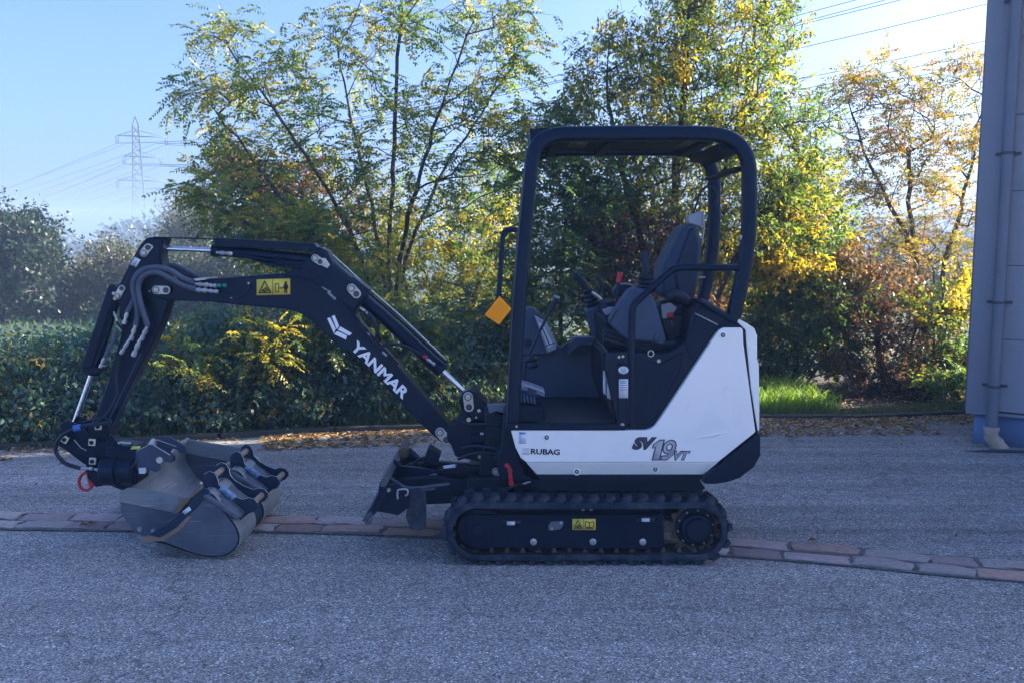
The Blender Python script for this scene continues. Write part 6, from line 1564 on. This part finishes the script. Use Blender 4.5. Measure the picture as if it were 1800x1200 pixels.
# wide ditching bucket
A0, B0 = P3(216, 855, 5.0), P3(328, 772, 5.90)
SH = B0 - A0
def pxw(pts, Y=5.0): return [P3(x, y, Y) for x, y in pts]
def shell(outline, shift, th):
    """open trough: outline is the profile polyline, swept by shift, with wall thickness"""
    n = len(outline)
    T = frames(outline); inn = []
    for p, t in zip(outline, T):
        inn.append(p + Vector((t.z, 0, -t.x)) * -th)
    V = outline + inn + [p + shift for p in outline] + [p + shift for p in inn]
    Fc = []
    for i in range(n - 1):
        Fc += [(i, i + 1, 2 * n + i + 1, 2 * n + i), (n + i, 3 * n + i, 3 * n + i + 1, n + i + 1), (i, n + i, n + i + 1, i + 1), (2 * n + i, 2 * n + i + 1, 3 * n + i + 1, 3 * n + i)]
    Fc += [(0, 2 * n, 3 * n, n), (n - 1, 2 * n - 1, 4 * n - 1, 3 * n - 1)]
    return V, Fc
prof_px = [(216, 855), (212, 878), (212, 897), (219, 909), (236, 933), (246, 941), (262, 946), (276, 944), (292, 931), (308, 912), (324, 892), (337, 873)]
prof = pxw(prof_px)
db = empty('ditching_bucket', Vector((-1.95, 5.3, 0)), 'wide scuffed grey ditching bucket lying open side up against the quick coupler', 'bucket')
mk('bucket_shell', shell(prof, SH, .012), M_BK2, db, 0.0)
def endplate(off, th, mt):
    V, Fc = g_join(([p + off for p in prof] + [p + off + Vector((0, th, 0)) for p in prof], [tuple(range(len(prof))), tuple(range(2 * len(prof) - 1, len(prof) - 1, -1))] + [(i, i + len(prof), (i + 1) % len(prof) + len(prof), (i + 1) % len(prof)) for i in range(len(prof))]))
    return mk('side_plate', (V, Fc), mt, db, 0.002)
endplate(Vector((0, -.004, 0)), .014, M_BK1); endplate(SH - Vector((0, .01, 0)), .014, M_BK1)
def strap(px, off, th, mt, nm):
    q = [p + off for p in pxw(px)]; n = len(q)
    return mk(nm, (q + [p + Vector((0, th, 0)) for p in q], [tuple(range(n)), tuple(range(2 * n - 1, n - 1, -1))] + [(i, i + n, (i + 1) % n + n, (i + 1) % n) for i in range(n)]), mt, db, 0.003)
strap([(215, 852), (338, 871), (333, 878), (313, 900), (211, 880)], Vector((0, -.018, 0)), .013, M_BK2, 'rim_band')
strap([(215, 852), (338, 871), (333, 878), (313, 900), (211, 880)], SH + Vector((0, -.024, 0)), .013, M_BK2, 'rim_band')
strap([(312, 872), (338, 872), (333, 880), (314, 901), (304, 899), (318, 880)], Vector((0, -.0215, 0)), .004, M_BKR, 'rust_stain')
def rimbar(pa, nm, w=.010, mt=None):
    a = P3(*pa, 5.0); b = a + SH
    V, Fc = g_cyl(a + Vector((0, -.012, 0)), b + Vector((0, .012, 0)), w, 8); return mk(nm, (V, Fc), mt or M_BK2, db)
rimbar((217, 855), 'back_lip', .014); rimbar((336, 873), 'cutting_lip', .012, M_BKR)
for x, y in ((246, 929), (270, 932)): mk('bucket_bolt', g_join(disc(x, y, 4.5, 4.996, .008), hexb(x, y, 3, 4.988, .008)), M_ZINC, db)
mk('cutting_edge', g_join(g_prism([(240, 938), (262, 946), (280, 944), (279, 950), (262, 952), (240, 944)], 4.985, 5.0)), M_BK2, db, 0.002)
pb = A0.lerp(P3(337, 873, 5.0), .9) + SH * .35 + Vector((-.02, 0, -.05))
mk('bucket_bolt', g_join(g_cyl(pb, pb + Vector((-.02, -.012, .012)), .016, 14)), M_ZINC, db)

# digging buckets, one traced, the second standing behind it
def dig_bucket(dy, width, label, tipcut, mside):
    o = Vector((0, dy, 0)); Y = 4.68
    side = [(243, 947), (262, 938), (300, 922), (330, 895), (347, 876), (358, 862), (376, 868), (405, 908), (417, 926), (422, 940), (421, 954), (412, 968), (396, 978), (376, 980), (350, 977), (322, 968), (290, 956), (262, 951)]
    if tipcut: side = [(330, 895), (347, 876), (358, 862), (376, 868), (405, 908), (417, 926), (422, 940), (421, 954), (412, 968), (396, 978), (376, 980), (350, 960), (338, 920)]
    base = P3(380, 980, Y) + o; base.z = 0
    b = empty('digging_bucket', base, label, 'bucket')
    q = [p + o for p in pxw(side, Y)]
    n = len(q)
    def pl(off, th, name, poly, mt, bev=.002):
        m = len(poly); v = [p + off for p in poly]
        return mk(name, (v + [p + Vector((0, th, 0)) for p in v], [tuple(range(m)), tuple(range(2 * m - 1, m - 1, -1))] + [(i, i + m, (i + 1) % m + m, (i + 1) % m) for i in range(m)]), mt, b, bev)
    pl(Vector((0, 0, 0)), .012, 'side_plate', q, mside); pl(Vector((0, width - .012, 0)), .012, 'side_plate', q, mside)
    i0 = 5 if not tipcut else 2
    tr = q[i0:] + ([] if tipcut else [])
    mk('bucket_shell', shell(catmull(tr, 3), Vector((0, width, 0)), -.012), M_BK2, b)
    # side cutter along the mouth, dark with pale edge
    if not tipcut:
        e = [p + o for p in pxw([(262, 938), (300, 916), (330, 889), (352, 862), (362, 856), (370, 862), (347, 890), (310, 925), (282, 943)], Y)]
        pl(Vector((0, -.012, 0)), .012, 'side_cutter', e, M_EARS)
        e = [p + o for p in pxw([(243, 945), (262, 940), (288, 940), (312, 925), (330, 905), (336, 908), (316, 932), (290, 948), (262, 952)], Y)]
        pl(Vector((0, -.006, 0)), .006, 'wear_edge', e, M_BKR, .001)
        e = [p + o for p in pxw([(322, 897), (334, 888), (338, 894), (327, 902)], Y)]; pl(Vector((0, -.016, 0)), .004, 'maker_tag', e, M_STK, 0)
    # pressed back box under the ears
    e = [p + o for p in pxw([(356, 868), (364, 861), (424, 906), (420, 914)], Y)]
    pl(Vector((0, .03, 0)), width - .06, 'back_plate', e, M_BK1, .006)
    e = [p + o for p in pxw([(356, 871), (362, 865), (424, 905), (418, 912), (410, 908)], Y)]
    pl(Vector((0, -.014, 0)), .05, 'gusset', e, M_BK1, .008)
    # two ear plates and two pins
    Ye = 4.80
    ear = [(362, 864), (360, 840), (363, 830), (372, 825), (381, 828), (386, 837), (388, 848), (397, 858), (414, 868), (430, 874), (440, 871), (450, 873), (456, 880), (456, 888), (450, 895), (441, 898), (431, 906), (421, 914), (400, 898), (376, 880)]
    eo = [p + o for p in pxw(ear, Ye)]
    for k, yo in enumerate((-.035, .165)):
        pl(Vector((0, yo, 0)), .016, 'bucket_ear', eo, M_EARS, .003)
        mk('ear_edge', g_tube([p + o + Vector((0, yo - .001, 0)) for p in pxw([(363, 829.5), (372, 824.5), (381, 827.5), (386.5, 837), (388.5, 847.5), (397, 857.5), (414, 867.5), (430, 873.5), (440, 870.5), (450, 872.5), (456, 879.5)], Ye)], .0018, 5, 0), M_ZINC, b)
    for (x, y) in ((373, 838), (445, 884)):
        a = P3(x, y, Ye) + o
        mk('bucket_pin', g_cyl(a + Vector((0, -.043, 0)), a + Vector((0, .188, 0)), .017, 18), M_PINR, b)
        mk('pin_boss', g_cyl(a + Vector((0, -.045, 0)), a + Vector((0, -.0352, 0)), .030, 24), M_EARS, b, .002)
        mk('pin_boss', g_cyl(a + Vector((0, .1812, 0)), a + Vector((0, .19, 0)), .030, 24), M_EARS, b, .002)
    e = [p + o for p in pxw([(388, 855), (398, 850), (420, 868), (411, 876)], Ye)]
    lb_ = pl(Vector((0, -.040, 0)), .004, 'ear_label', e, mat('pale blue label', (.22, .32, .48), .4, var=.5, vscale=40) if not tipcut else bpy.data.materials['pale blue label'], 0)
    return b
dig_bucket(0.0, 0.30, 'nearest narrow digging bucket, scratched side plate, standing in front of the wide grey bucket', False, M_BK1)
dig_bucket(0.47, 0.38, 'second narrow digging bucket, mostly hidden behind the nearest one, pale label on its ear', True, M_BK1)
# ================================================================== AIR
hm = bpy.data.materials.new('morning haze'); hm.use_nodes = True
for n in list(hm.node_tree.nodes): hm.node_tree.nodes.remove(n)
pv = hm.node_tree.nodes.new('ShaderNodeVolumePrincipled')
pv.inputs['Color'].default_value = (0.50, 0.70, 1.0, 1)
pv.inputs['Density'].default_value = 0.0036
ho = hm.node_tree.nodes.new('ShaderNodeOutputMaterial')
hm.node_tree.links.new(pv.outputs[0], ho.inputs['Volume'])
hz = mk('haze', g_box(-350, 350, -35, 205, -1.2, 9.4), hm, loc=Vector((0, 85, -1.2)), smooth=False)
tag(hz, 'thin bluish morning haze over the meadow', kind='stuff')
